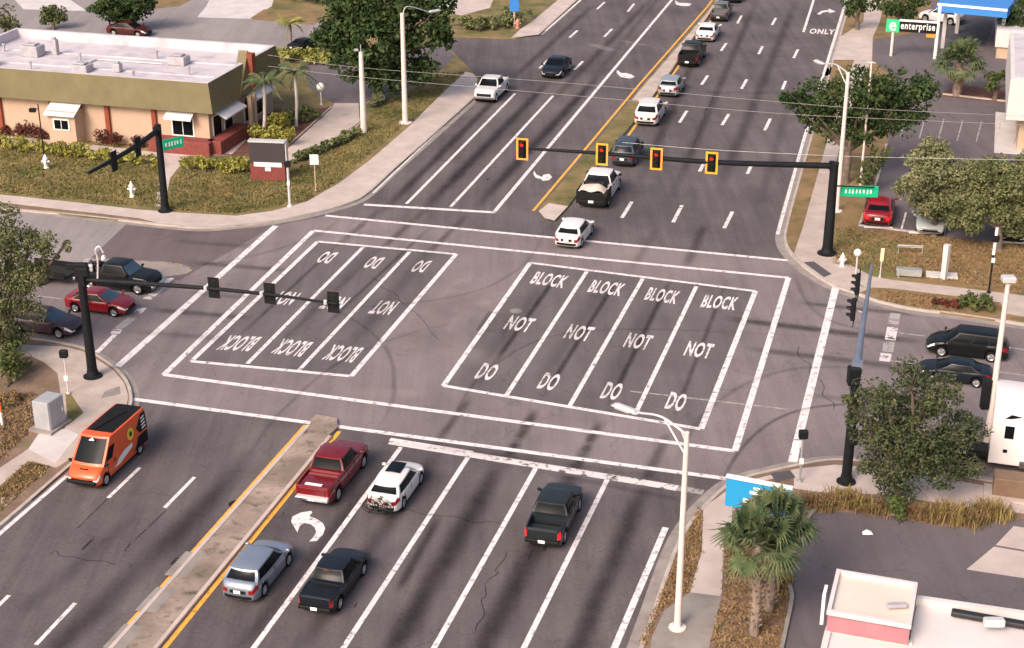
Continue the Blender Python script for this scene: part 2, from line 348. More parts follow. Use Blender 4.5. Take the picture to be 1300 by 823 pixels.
sheet('parking_lot', [(1195, 5), (1185, 45), (1250, 60), (1262, 30), (1275, -40), (1200, -40)], .1275, 'asphalt_dark')
sheet('planting_bed', [(1198, 116), (1196, 122), (1275, 131), (1300, 134), (1300, 118), (1225, 108)], .132, 'mulch')
ribbon('kerb', px([(1197, 122), (1275, 131), (1300, 134)]), .2, .25, 'kerb_concrete', 0, zlow=.1)
ribbon('kerb', px([(1125, 186), (1113, 233), (1092, 286), (1090, 289), (1190, 301)]), .18, .22, 'kerb_concrete', 0, zlow=.1)
sheet('loading_pad', [(1264, 142), (1300, 146), (1300, 197), (1262, 194)], .131, 'concrete_pale')
for a, b in (((1150, 272), (1144, 294)), ((1203, 280), (1198, 300))): ribbon('parking_line', px([a, b]), .12, .135, 'paint_white')
for i in range(9): line((1150+i*24, 150+i*1.6), (1143+i*24, 176+i*1.6), .1, 'paint_faint', 'parking_line', .135)
# ---- south-east block
SEK = [(790, 880), (812, 823), (830, 772), (847, 722), (862, 686), (882, 656), (905, 632), (925, 616), (950, 606), (975, 600), (1011, 592), (1059, 585), (1120, 590), (1200, 603), (1300, 620), (1500, 650)]
block('lawn', SEK+[(1700, 650), (1700, 1100), (700, 1100)], 'bare_soil')
kerb(SEK, -1, .5)
sheet('pavement', [(893, 643), (891, 700), (876, 752), (843, 776), (828, 808), (815, 880), (890, 880), (900, 823), (916, 757), (920, 670), (936, 642), (962, 612), (1008, 602), (1008, 620), (1040, 625), (1125, 628), (1200, 640), (1300, 652), (1500, 680), (1500, 655), (1300, 625), (1200, 608), (1120, 595), (1060, 590), (1012, 595), (975, 604), (950, 610), (927, 620), (908, 634)], .13, 'concrete_pink')
sheet('pavement_slab', [(876, 752), (843, 776), (828, 808), (815, 880), (890, 880), (900, 823), (916, 757)], .134, 'concrete_grey')
sheet('parking_lot', [(1033, 652), (1012, 690), (1001, 738), (1004, 762), (998, 800), (985, 900), (1500, 980), (1500, 690), (1290, 660), (1225, 671), (1181, 666), (1105, 652), (1056, 650)], .128, 'asphalt_lot')
ribbon('kerb', spline(px([(985, 860), (998, 800), (1005, 762), (1001, 738), (1012, 690), (1033, 653), (1056, 649)]), 4), .16, .24, 'concrete_grey', 0, zlow=.1)
sheet('concrete_apron', [(1227, 723), (1262, 694), (1500, 735), (1500, 757), (1300, 734)], .131, 'concrete_pink')
sheet('concrete_apron', [(1264, 692), (1287, 668), (1500, 700), (1500, 733)], .131, 'concrete_pink')
sheet('tactile_pad', [(978, 601), (1003, 597), (1010, 606), (985, 612)], .137, mat('pad', (.08, .075, .085), .8))
sheet('tactile_pad', [(1020, 333), (1033, 332), (1056, 348), (1046, 352)], .137, 'pad')
# ---- south-west block
SWK = [(-200, 400), (0, 427), (22, 430), (51, 433), (82, 438), (107, 444), (128, 455), (148, 469), (162, 485), (168, 502), (167, 518), (158, 535), (135, 556), (84, 599), (0, 672), (-120, 775)]
block('lawn', SWK+[(-500, 775), (-500, 400)], 'bare_soil')
kerb(SWK, -1, .35)
sheet('pavement', [(-200, 425), (12, 437), (80, 440), (105, 446), (126, 458), (145, 471), (158, 487), (163, 503), (160, 517), (130, 555), (72, 594), (36, 585), (0, 617), (-120, 700), (-120, 668), (0, 594), (36, 570), (49, 551), (83, 544), (79, 520), (77, 499), (73, 474), (56, 460), (41, 453), (12, 448), (-200, 445)], .13, 'concrete')
sheet('pavement_slab', [(49, 551), (83, 544), (100, 552), (70, 588), (36, 570)], .134, 'concrete_pale')
sheet('grass_verge', [(36, 585), (64, 592), (0, 650), (-60, 700), (-60, 655), (0, 617)], .131, 'lawn_green')
sheet('utility_slab', [(2, 632), (14, 624), (22, 629), (8, 642), (0, 641)], .139, 'concrete_pink')
sheet('tactile_pad', [(133, 497), (152, 490), (153, 500), (128, 506)], .137, 'concrete_grey')
sheet('grass_verge', [(83, 500), (90, 500), (106, 524), (86, 540)], .132, 'lawn')
# ---- median, south
MS = [(402, 529), (428, 534), (429, 545), (417, 556), (197, 823), (92, 950), (43, 950), (147, 823), (393, 543), (396, 533)]
mb = MB(); mb.prism(px(MS), -.05, .13); mb.build('median', 'concrete_dirty', kind='structure')
ribbon('median_kerb', px([(394, 543), (147, 823), (52, 930)]), .18, .15, 'concrete_pink', -1, zlow=-.04)
ribbon('median_kerb', px([(417, 556), (197, 823), (109, 930)]), .18, .15, 'concrete_pink', 1, zlow=-.04)
for a in ((250, 700), (213, 745), (172, 792)):
    sheet('median_patch', [(a[0]-14, a[1]), (a[0]+12, a[1]+3), (a[0]-15, a[1]+33), (a[0]-42, a[1]+30)], .136, 'concrete_grey')
# ---- median, north
MN = [(683, 268), (691, 278), (705, 281), (723, 262), (757, 214), (802, 160), (846, 102), (906, 12), (957, -70), (951, -70), (898, 14), (817, 108), (762, 175), (709, 238)]
mb = MB(); mb.prism(px(MN), -.05, .13); mb.build('median', 'lawn', kind='structure')
sheet('median_nose', [(684, 268), (692, 277), (704, 280), (721, 262), (697, 258)], .135, 'concrete_pink')
sheet('median_nose', [(802, 127), (818, 108), (899, 15), (950, -60), (956, -60), (904, 12), (844, 100), (823, 129)], .1345, 'concrete')
# ---- side-road flush median
sheet('side_road_median', [(-60, 316), (30, 322), (120, 329), (205, 333), (236, 338), (243, 343), (236, 348), (205, 352), (100, 345), (30, 340), (-60, 332)], .009, 'asphalt_pale')
for p in ([(150, 331), (205, 333), (232, 337), (242, 342), (236, 347), (208, 350)], [(60, 326), (150, 330)], [(175, 336), (215, 339), (228, 342), (212, 346)]):
    ribbon('lane_marking', spline(px(p), 4), .14, .014, 'paint_oldyellow')

# ------------------------------------------------------------------ stains under the markings
for a, b, w, m in [
    ((655, 555), (440, 925), 1.5, 'oil_strong'), ((748, 560), (560, 925), 1.5, 'oil_strong'), ((830, 590), (690, 925), 1.4, 'oil_strong'), ((640, 590), (480, 860), 2.4, 'oil_soft'), ((730, 600), (600, 860), 2.4, 'oil_soft'), ((575, 545), (350, 870), 1.3, 'oil'), ((330, 575), (-40, 930), 2.0, 'oil'), ((330, 560), (190, 720), 1.6, 'oil_soft'),
    ((560, 650), (500, 760), .7, 'oil_strong'), ((500, 575), (270, 870), 1.2, 'oil'), ((190, 640), (0, 800), 1.4, 'oil_soft'), ((140, 760), (60, 835), 1.4, 'oil_soft'),
    ((718, 335), (600, 500), .55, 'oil_strong'), ((790, 345), (683, 515), .55, 'oil_strong'), ((856, 345), (765, 530), .55, 'oil_strong'), ((925, 350), (850, 545), .5, 'oil'),
    ((705, 345), (590, 490), 1.7, 'oil_soft'), ((775, 350), (670, 510), 1.8, 'oil_soft'), ((845, 355), (755, 525), 1.8, 'oil_soft'),
    ((600, 500), (545, 575), .8, 'oil'), ((683, 515), (640, 590), .9, 'oil_strong'), ((765, 530), (725, 605), .9, 'oil_strong'), ((850, 545), (815, 620), .9, 'oil'),
    ((555, 280), (395, 430), .5, 'oil'), ((500, 300), (330, 460), .5, 'oil_soft'), ((440, 300), (290, 440), .5, 'oil'), ((560, 300), (420, 470), 1.6, 'oil_soft'), ((490, 300), (345, 450), 1.6, 'oil_soft'),
    ((710, 90), (520, 285), 1.3, 'oil_strong'), ((775, 80), (585, 285), 1.3, 'oil_strong'), ((650, 105), (470, 285), 1.2, 'oil_strong'), ((835, -10), (680, 150), 1.3, 'oil'), ((690, 120), (540, 262), 2.3, 'oil_soft'), ((750, 110), (600, 262), 2.3, 'oil_soft'), ((850, -20), (745, 110), 1.0, 'oil_soft'), ((760, 0), (640, 110), 1.2, 'oil'),
    ((545, 262), (480, 320), .9, 'oil'), ((598, 268), (540, 325), .8, 'oil'), ((487, 262), (425, 315), .8, 'oil'),
    ((965, -10), (838, 285), 1.2, 'oil'), ((1015, -10), (897, 280), 1.5, 'oil'), ((1012, 90), (958, 285), 1.2, 'oil_soft'), ((905, 20), (800, 260), 1.3, 'oil'), ((838, 285), (800, 345), 1.0, 'oil_soft'), ((897, 280), (868, 345), 1.1, 'oil'),
    ((900, 402), (1190, 437), 1.3, 'oil_strong'), ((930, 440), (1170, 470), 1.3, 'oil'), ((1000, 383), (1180, 402), 1.0, 'oil'), ((1010, 500), (1150, 515), 1.0, 'oil_soft'),
    ((180, 392), (330, 405), 1.2, 'oil'), ((160, 420), (300, 432), 1.2, 'oil_soft'), ((230, 332), (380, 345), 1.2, 'oil'), ((210, 305), (330, 315), 1.2, 'oil_soft'), ((240, 372), (330, 380), 1, 'oil_soft'),
    ((500, 560), (860, 610), .9, 'oil_soft'), ((1040, 590), (960, 606), .7, 'oil_strong'), ((690, 600), (890, 640), .8, 'oil_soft')]:
    streak(a, b, w, m)
for a, b, w in [((520, 400), (640, 380), 3.0), ((470, 410), (660, 470), 3.5), ((600, 330), (500, 470), 2.5), ((540, 440), (620, 350), 3.0), ((180, 430), (240, 400), 3), ((780, 50), (830, 60), 1.2), ((745, 55), (785, 66), 2.2), ((420, 500), (560, 500), 2.5), ((900, 620), (870, 660), 1)]:
    streak(a, b, w, 'pale_wear', .006)
for p, w_, m_ in [([(440, 270), (400, 300), (300, 330), (180, 345)], .5, 'oil_soft'), ([(300, 600), (360, 520), (450, 450), (600, 400)], .4, 'oil_soft'), ([(470, 560), (500, 500), (480, 430), (380, 380), (200, 370)], .4, 'oil_soft'),
    ([(1160, 470), (1000, 470), (900, 520), (840, 620)], .5, 'oil_soft'), ([(900, 640), (950, 560), (1020, 520), (1150, 510)], .4, 'oil'), ([(700, 280), (660, 340), (560, 380), (300, 400)], .35, 'oil_soft'), ([(1000, 330), (1040, 400), (1150, 430)], .5, 'oil_soft'), ([(560, 560), (620, 470), (750, 420), (1100, 430)], .35, 'oil_soft')]:
    ribbon('tyre_stain', spline(px(p), 8), w_, .0192, m_)
for q in ([(620, 395), (655, 401), (640, 425), (604, 419)], [(470, 500), (520, 508), (505, 522), (452, 514)], [(1085, 500), (1130, 505), (1125, 528), (1078, 523)]):
    sheet('road_patch', q, .0042, random.choice(['asphalt_mid', 'asphalt']))
for x, y in ((655, 395), (300, 640), (740, 300), (1105, 540)):
    c = G(x, y); o_ = MB(); o_.lathe([(.36, -.01), (.36, .006), (.30, .007)], 16, M=Matrix.Translation(c)); o_.build('manhole_cover', 'concrete_grey' if x % 2 else 'pole_black', kind='structure')
for p in ([(136, 634), (98, 671)], [(211, 648), (173, 684)], [(166, 690), (158, 700)]): ribbon('crack_sealant', px(p), .07, .008, 'sealant')
rs_ = random.Random(3)
for a, b in (((470, 640), (640, 668)), ((860, 150), (1000, 168)), ((540, 200), (640, 216)), ((640, 700), (600, 800)), ((300, 700), (360, 650)), ((760, 60), (850, 72)), ((905, 120), (880, 190)), ((60, 700), (150, 716)), ((1010, 440), (1060, 520)), ((470, 350), (560, 430))):
    A, B = G(*a), G(*b); pts = [A.lerp(B, k/9)+Vector((rs_.uniform(-.25, .25), rs_.uniform(-.25, .25), 0)) for k in range(10)]; ribbon('crack_sealant', spline(pts, 3), .045, .0083, 'sealant')
for k in range(12):
    a = random.choice([(430, 600, 850, 800), (60, 640, 330, 810), (600, 130, 980, 250)]); x = random.uniform(a[0], a[2]); y = random.uniform(a[1], a[3]); L = random.uniform(.3, 1.2)
    c = G(x, y)
    if x < 990: ribbon('tar_spot', [c, c+DN*L], random.uniform(.05, .22), .0075, 'sealant')

# ------------------------------------------------------------------ markings
for a, b, w in [
    ((413, 274), (1000, 331), .30), ((398, 293), (1001, 353), .30), ((398, 293), (208, 476), .30), ((208, 476), (933, 573), .30), ((1001, 353), (933, 573), .30),
    ((169, 507), (922, 608), .30), ((350, 287), (149, 466), .38), ((1061, 365), (1006, 587), .38),
    ((403, 307), (579, 323), .26), ((243, 459), (446, 478), .26), ((403, 307), (243, 459), .26), ((461, 314), (314, 462), .22), ((520, 320), (380, 470), .22), ((579, 323), (446, 478), .26),
    ((673, 334), (959, 370), .26), ((563, 490), (890, 545), .26), ((673, 334), (563, 490), .26), ((745, 345), (643, 502), .22), ((816, 354), (723, 516), .22), ((884, 364), (806, 527), .22), ((959, 370), (890, 545), .28)]:
    line(a, b, w*1.12, name='crosswalk_line' if w in (.30, .38) else 'box_marking', z=.012+random.uniform(0, .003))
for a, b, w, m in [
    ((509, 568), (322, 823), .2, 0), ((594, 581), (436, 823), .2, 0), ((680, 595), (551, 823), .2, 0), ((771, 609), (665, 823), .2, 0), ((845, 670), (780, 823), .24, 0),
    ((322, 823), (278, 883), .2, 0), ((436, 823), (400, 880), .2, 0), ((551, 823), (519, 880), .2, 0), ((665, 823), (638, 880), .2, 0), ((780, 823), (755, 880), .24, 0),
    ((84.6, 604.6), (-40, 712), .18, 0), ((177.4, 594), (137.3, 632.5), .16, 0), ((247, 606), (209, 645), .16, 0), ((95.4, 766), (45.5, 819), .16, 0), ((11.7, 756), (-10, 777), .16, 0),
    ((654, 119), (516, 259), .2, 0), ((702, 122), (572, 263), .2, 0), ((878, -30), (627, 270), .24, 0), ((600, 125), (473.6, 245.4), .14, 0), ((760, -20), (692, 39.7), .2, 0),
    ((1040, -22), (1020, 41), .22, 0), ((1084, -30), (1049, 83), .22, 0), ((1049, 83), (1019, 182), .2, 0), ((1019, 182), (987, 298), .2, 0)]:
    line(a, b, w*1.18)
line((462, 260), (628, 270), .4, name='stop_line'); line((495, 561), (860, 620), .55, 'paint_worn', 'stop_line'); line((860, 620), (893, 625), .5, 'paint_faint', 'stop_line')
line((495, 558), (600, 575), .3, 'paint_white', 'stop_line', .0155)
for a, b in [((723, 48), (733, 39)), ((767, 47), (777, 37)), ((685, 87), (696, 76)), ((729, 89), (740, 78)), ((758, 12), (767.5, 3)), ((797, 15), (805, 5)),
             ((936, 30), (941.5, 20)), ((980, 32), (985, 23)), ((915.4, 65), (922, 55)), ((963, 69), (968, 59)), ((1007.6, 74), (1013, 63)), ((890.5, 108), (898.5, 96)), ((941.4, 113), (948, 101)), ((993, 114), (997.5, 103)),
             ((862.5, 156), (872, 141)), ((789.5, 277), (802, 256.5)), ((916.6, 159), (925.4, 145)), ((888, 218), (895, 205)), ((854.5, 282.6), (865.7, 261)), ((970.7, 166), (978, 151)), ((948.7, 221), (954, 210)), ((919.4, 290), (929.8, 269)), ((952, -3), (957, -12)), ((993, 0), (998, -9))]:
    line(a, b, .26)
for a, b in [((388, 540), (137, 823)), ((137, 823), (85, 881)), ((431, 548), (209, 823)), ((209, 823), (162, 881))]: line(a, b, .22, 'paint_yellow')
for a, b in [((897, 10), (812, 107)), ((812, 107), (756, 174)), ((756, 174), (704, 236)), ((704, 236), (677, 268)), ((950, -60), (897, 10)), ((911, 14), (850, 101)), ((850, 101), (808, 158)), ((808, 158), (792, 180))]: line(a, b, .2, 'paint_yellow')
# worn stop lines of the side road
for a, b, m in [((216, 353), (205, 363), 'paint_worn'), ((208, 364), (186, 380), 'paint_worn'), ((181, 391), (174, 398), 'paint_worn'), ((168, 404), (146, 421), 'paint_faint'), ((150, 418), (146, 424), 'paint_worn'), ((146, 425), (123, 448), 'paint_white')]:
    line(a, b, .3 if m == 'paint_white' else .55, m, 'stop_line')
for a, b, m in [((1137, 398), (1134, 412), 'paint_faint'), ((1133, 416), (1130, 432), 'paint_worn'), ((1129, 434), (1127, 447), 'paint_faint'), ((1125, 449), (1123, 459), 'paint_worn')]: line(a, b, .6, m, 'stop_line')
for a, b in [((1141, 423), (1174, 427)), ((1265, 472), (1330, 481)), ((1279, 441), (1330, 449)), ((1130, 458), (1160, 462)), ((40, 375), (80, 380)), ((800, 497), (1000, 520))]: line(a, b, .14, 'paint_faint')
# arrows
Z3 = lambda q, k=3.166, ox=260, oy=540: [(a/k+ox, b/k+oy) for a, b in q]
poly_mark(Z3([(428, 345), (385, 352), (352, 368), (347, 388), (372, 432), (382, 405), (400, 394), (425, 398), (442, 412), (448, 430), (437, 450), (420, 468), (450, 466), (475, 440), (484, 415), (475, 395), (450, 378), (420, 366), (432, 352)]), 'paint_white')
poly_mark([(678, 217), (681, 222), (688, 225), (690, 222), (697, 221), (701, 225), (697, 229), (689, 230), (687, 228), (680, 226), (677, 221)])
poly_mark([(783, 89), (789, 93), (795, 93), (802, 95), (806, 98), (800, 100), (793, 99), (788, 98), (783, 93)])
poly_mark([(857, 1), (863, 4), (870, 4), (878, 5), (875, 8), (866, 8), (858, 6)])
poly_mark([(1037, 18), (1043, 14), (1052, 13), (1052, 11), (1061, 15), (1053, 17), (1052, 15), (1045, 16), (1041, 19)])
FONT = None
def glyph_mesh(txt, embolden=.02):
    c = bpy.data.curves.new('word', 'FONT'); c.body = txt; c.size = 1; c.offset = embolden; c.resolution_u = 3; c.space_character = 1.12
    o = bpy.data.objects.new('word', c); COL.objects.link(o); dg = bpy.context.evaluated_depsgraph_get(); dg.update()
    me = bpy.data.meshes.new_from_object(o.evaluated_get(dg)); bpy.data.objects.remove(o); bpy.data.curves.remove(c)
    v = np.array([q.co[:] for q in me.vertices]); lo, hi = v.min(0), v.max(0)
    f = [tuple(p.vertices) for p in me.polygons]
    if lo is not None: v = (v-lo)/np.maximum(hi-lo, 1e-6)
    bpy.data.meshes.remove(me); return v, f
def word(txt, origin, ux, uy, w, h, z=.0125, m='paint_white', name='pavement_word', parent=None, kind='structure', th=0, up=None):
    v, f = glyph_mesh(txt, .03); mb = MB(); origin = Vector(origin)
    mb.add([tuple(origin+ux*(a[0]*w)+uy*(a[1]*h)+Vector((0, 0, z))) for a in v], f)
    return mb.build(name, m, parent, world=parent is not None, kind=kind if parent is None else None)
def box_words(tops, bots, flip, groups):
    for i in range(len(tops)-1):
        TL, TR, BL, BR = G(*tops[i]), G(*tops[i+1]), G(*bots[i]), G(*bots[i+1])
        for txt, (v0, wf) in groups.items():
            L0 = BL.lerp(TL, v0); R0 = BR.lerp(TR, v0); c = (L0+R0)/2; ux = unit(R0-L0); uy = unit((TL+TR)/2-(BL+BR)/2)
            w = (R0-L0).length*wf; h = 2.1
            if flip: word(txt, c+ux*w/2+uy*h/2, -ux, -uy, w, h)
            else: word(txt, c-ux*w/2-uy*h/2, ux, uy, w, h)
box_words([(673, 334), (745, 345), (816, 354), (884, 364), (959, 370)], [(563, 490), (643, 502), (723, 516), (806, 527), (890, 545)], False, {'DO': (.13, .27), 'NOT': (.495, .41), 'BLOCK': (.88, .57)})
box_words([(403, 307), (461, 314), (520, 320), (579, 323)], [(243, 459), (314, 462), (380, 470), (446, 478)], True, {'DO': (.87, .28), 'NOT': (.50, .42), 'BLOCK': (.14, .60)})
word('ONLY', G(1027, 43), unit(G(1056, 44)-G(1027, 43)), unit(G(1030, 30)-G(1026, 43)), 2.5, 2.4)

# ================================================================== VEGETATION
def foliage_mat(name, a, b, sc=.6, c=None):
    m = mat(name, a, .7, b, sc, 5, contrast=.3, third=(c, 1.7, .5, .7) if c else None, spec=.25)
    bs = m.node_tree.nodes['Principled BSDF']; bs.inputs['Subsurface Weight'].default_value = 0
    return m
foliage_mat('leaf_dark', (.018, .038, .012), (.060, .095, .028), .8)
foliage_mat('leaf_mid', (.040, .065, .018), (.115, .140, .045), .7, (.13, .12, .05))
foliage_mat('leaf_pale', (.08, .10, .042), (.22, .225, .115), .7, (.25, .22, .13))
foliage_mat('leaf_olive', (.065, .085, .032), (.175, .190, .080), .8, (.20, .18, .10))
foliage_mat('leaf_yellow', (.15, .16, .03), (.42, .36, .08), 1.6, (.12, .17, .03))
foliage_mat('blade_lawn', (.085, .105, .026), (.26, .205, .080), .35, (.25, .175, .085)); foliage_mat('blade_dry', (.20, .125, .062), (.29, .19, .10), .8, (.14, .12, .05)); foliage_mat('leaf_grey', (.024, .040, .018), (.080, .098, .042), 1.1, (.13, .125, .065)); foliage_mat('blade_gold', (.18, .125, .05), (.33, .23, .095), 1.5, (.20, .19, .06)); foliage_mat('leaf_red', (.07, .02, .015), (.14, .045, .03), 1.5)
foliage_mat('leaf_dry', (.15, .095, .045), (.27, .175, .085), 1.2, (.13, .125, .045))
foliage_mat('frond_green', (.030, .058, .024), (.125, .160, .070), 1.6, (.19, .19, .10))
foliage_mat('frond_yellow', (.15, .17, .035), (.32, .30, .09), 1.2)
foliage_mat('frond_dead', (.26, .15, .07), (.44, .28, .15), 1.5)
mat('bark', (.10, .075, .06), .95, (.20, .16, .13), 3, 6, bump=1, bscale=12); mat('palm_bark', (.17, .125, .10), .95, (.32, .25, .21), 4, 6, bump=1, bscale=10)
mat('palm_bark_pale', (.45, .40, .38), .9, (.58, .52, .5), 3)
def leaf_cloud(centers, radii, per, size, seed=0, flat=.75):
    r = np.random.default_rng(seed); n = len(centers)*per
    c = np.repeat(np.array(centers), per, 0); rr = np.repeat(np.array(radii), per)
    d = r.normal(size=(n, 3)); d /= np.linalg.norm(d, axis=1)[:, None]; d[:, 2] *= flat
    p = c+d*(rr*r.uniform(.35, 1.05, n)**.6)[:, None]
    nrm = d*.7+r.normal(size=(n, 3))*.6+np.array([0, 0, .35]); nrm /= np.linalg.norm(nrm, axis=1)[:, None]
    a = np.cross(nrm, r.normal(size=(n, 3))); a /= np.linalg.norm(a, axis=1)[:, None]; b = np.cross(nrm, a)
    s = size*r.uniform(.6, 1.4, n)[:, None]; A = a*s; B = b*s*.55
    v = np.stack([p-A, p+B, p+A, p-B], 1).reshape(-1, 3)
    f = np.arange(4*n).reshape(-1, 4)
    return v, f
def cloud_obj(name, v, f, m, parent):
    L = np.array(parent.location); me = bpy.data.meshes.new(name); v = v-L; n = len(f)
    me.vertices.add(len(v)); me.vertices.foreach_set('co', v.ravel()); me.loops.add(4*n); me.loops.foreach_set('vertex_index', f.ravel().astype(np.int32))
    me.polygons.add(n); me.polygons.foreach_set('loop_start', np.arange(0, 4*n, 4, dtype=np.int32)); me.update(calc_edges=True); me.validate()
    me.materials.append(MATS[m]); o = bpy.data.objects.new(name, me); COL.objects.link(o); o.parent = parent; return o
def tree(base, circles, m, label, name='tree', cat='tree', dens=1.0, leaf=.16, depthk=1.0, trunk=.22, per=46, group=None, clump=.75, seed=1, z0=.12):
    B = G(base[0], base[1], z0); t = thing(name, label, cat, B, group=group); r = np.random.default_rng(seed)
    cs, rs, tips = [], [], []
    for cx, cy, rp in circles:
        dy = r.uniform(-.5, .5)*rp/ppm(B)
        c = P(cx, cy, B.y+dy); R0 = rp/ppm(c)
        if c.z-R0*.8 < .5: c.z = max(c.z, R0*.6+.4)
        tips.append((c, R0)); k = max(5, int(dens*(R0/clump)**2*6.5))
        for _ in range(k):
            d = r.normal(size=3); d /= np.linalg.norm(d); q = r.uniform(.35, 1.0)**.5
            pt = np.array(c)+d*np.array([1, depthk, .82])*(R0*q*.95)
            if pt[2] < .4: continue
            cs.append(pt); rs.append(clump*r.uniform(.55, 1.15)*min(1, R0/clump*.7))
    v, f = leaf_cloud(cs, rs, per, leaf, seed); cloud_obj('crown', v, f, m, t)
    mb = MB(); cen = sum((c for c, _ in tips), Vector())/len(tips); fork = B+(cen-B)*.42
    fork.x = B.x+(cen.x-B.x)*.25; fork.y = B.y+(cen.y-B.y)*.3
    mb.tube(spline([B-Vector((0, 0, .1)), B.lerp(fork, .5)+Vector((.05, .04, 0)), fork], 3), [trunk*1.3]+[trunk]*4+[trunk*.8]*2, 8)
    for c, R0 in tips:
        e = c+Vector((0, 0, R0*.2)); mid = fork.lerp(e, .5)+Vector((r.uniform(-.3, .3), r.uniform(-.3, .3), .2)); mb.tube(spline([fork, mid, e], 3), [trunk*.6, trunk*.5, trunk*.42, trunk*.35, trunk*.28, trunk*.2, .03], 6)
        for _ in range(3):
            d = Vector(r.normal(size=3)).normalized()*R0*.7; mb.tube([mid.lerp(e, r.uniform(0, .8)), e+d], [trunk*.22, .02], 4)
    mb.build('trunk', 'bark', t, world=True, smooth=60); return t
tree((478, 128), [(480, 45, 52), (432, 45, 30), (540, 38, 34), (490, 0, 55), (445, 82, 28), (525, 84, 28), (490, 100, 24), (405+10, 48, 16), (560, 50, 15), (440, 5, 34), (550, 0, 30)], 'leaf_dark', 'large dark spreading oak beside the tall concrete light pole, tan lot behind it', 'oak_tree', leaf=.2, trunk=.4, seed=2, depthk=.8, per=40, clump=.85)
tree((160, 40), [(140, 6, 20), (167, 8, 26), (150, 20, 17), (185, 0, 14), (122, 14, 9)], 'leaf_dark', 'dark round tree behind the flat white roof, beside a dark parked car', leaf=.2, seed=3)
tree((67, 38), [(67, 17, 13), (62, 24, 10), (75, 22, 8)], 'leaf_mid', 'small bushy tree just behind the left part of the white roof', leaf=.17, seed=4)
tree((8, 52), [(4, 22, 18), (16, 30, 12), (22, 40, 8)], 'leaf_olive', 'thin greyish tree at the far left edge beyond the white roof', leaf=.16, seed=5, dens=.6)
tree((-8, 452), [(16, 312, 34), (48, 305, 20), (8, 372, 38), (0, 275, 22), (35, 355, 26), (-20, 320, 50), (66, 318, 13), (84, 312, 7), (38, 395, 18), (20, 425, 20), (-20, 400, 40), (60, 338, 10), (10, 455, 22)], 'leaf_olive', 'leafy olive tree on the left corner, its branches reaching over the side road', leaf=.085, seed=6, dens=1.1, clump=.5, per=34)
tree((1072, 232), [(1040, 125, 32), (1088, 118, 38), (1145, 108, 32), (1170, 118, 22), (1008, 122, 16), (1130, 150, 30), (1062, 158, 28), (1100, 165, 22), (1165, 145, 18), (1035, 150, 18), (1000, 128, 9)], 'leaf_dark', 'wide dark oak over the right pavement, crossed by overhead wires', 'oak_tree', leaf=.15, seed=7, trunk=.3, depthk=.8)
tree((1185, 300), [(1190, 215, 30), (1163, 232, 20), (1205, 245, 28), (1178, 260, 20), (1222, 222, 24), (1185, 190, 18), (1170, 205, 18), (1150, 240, 14), (1215, 265, 22)], 'leaf_pale', 'pale sandy-green tree above the parked cars, nearer the red car', leaf=.10, seed=8, dens=1.9, clump=.55)
tree((1268, 318), [(1258, 238, 28), (1290, 232, 28), (1240, 262, 22), (1275, 265, 25), (1305, 260, 24), (1235, 285, 14), (1310, 210, 20), (1250, 215, 18), (1225, 255, 20), (1265, 215, 18), (1290, 285, 18), (1215, 280, 12)], 'leaf_olive', 'bushy yellowish-green tree at the right edge, over the dark parked car', leaf=.10, seed=9, dens=1.9, clump=.55)
tree((1138, 640), [(1152, 540, 52), (1112, 500, 27), (1188, 498, 32), (1222, 545, 30), (1136, 590, 30), (1192, 592, 34), (1155, 476, 22), (1106, 552, 22), (1228, 592, 20), (1165, 562, 44), (1140, 620, 22), (1090, 525, 16), (1075, 506, 8), (1100, 590, 14)], 'leaf_grey', 'small-leaved green tree beside the tall black signal pole, white truck behind', leaf=.085, seed=10, dens=1.3, clump=.5, per=38, trunk=.14)
tree((1088, 38), [(1085, 4, 13), (1098, 10, 9), (1078, 12, 8)], 'leaf_dark', 'small dark street tree at the top beside the ONLY lane', leaf=.16, seed=11)
tree((1143, 40), [(1132, 8, 14), (1150, 14, 14), (1165, 2, 12), (1120, 2, 10)], 'leaf_dark', 'dark low tree behind the black and green sign board', leaf=.16, seed=12)
tree((1292, 68), [(1288, 22, 17), (1300, 40, 16), (1275, 35, 8), (1305, 5, 16)], 'leaf_dark', 'dark tree at the top right edge beside the blue canopy', leaf=.16, seed=13)
tree((1262, 128), [(1258, 104, 12), (1268, 96, 8), (1285, 92, 10)], 'leaf_mid', 'small green tree in the planted island, right of the shaggy palm', leaf=.14, seed=14)
tree((1105, 245), [(1105, 208, 14), (1118, 195, 12), (1098, 225, 10)], 'leaf_mid', 'bushy young tree under the dark oak beside the green street sign', leaf=.13, seed=15)
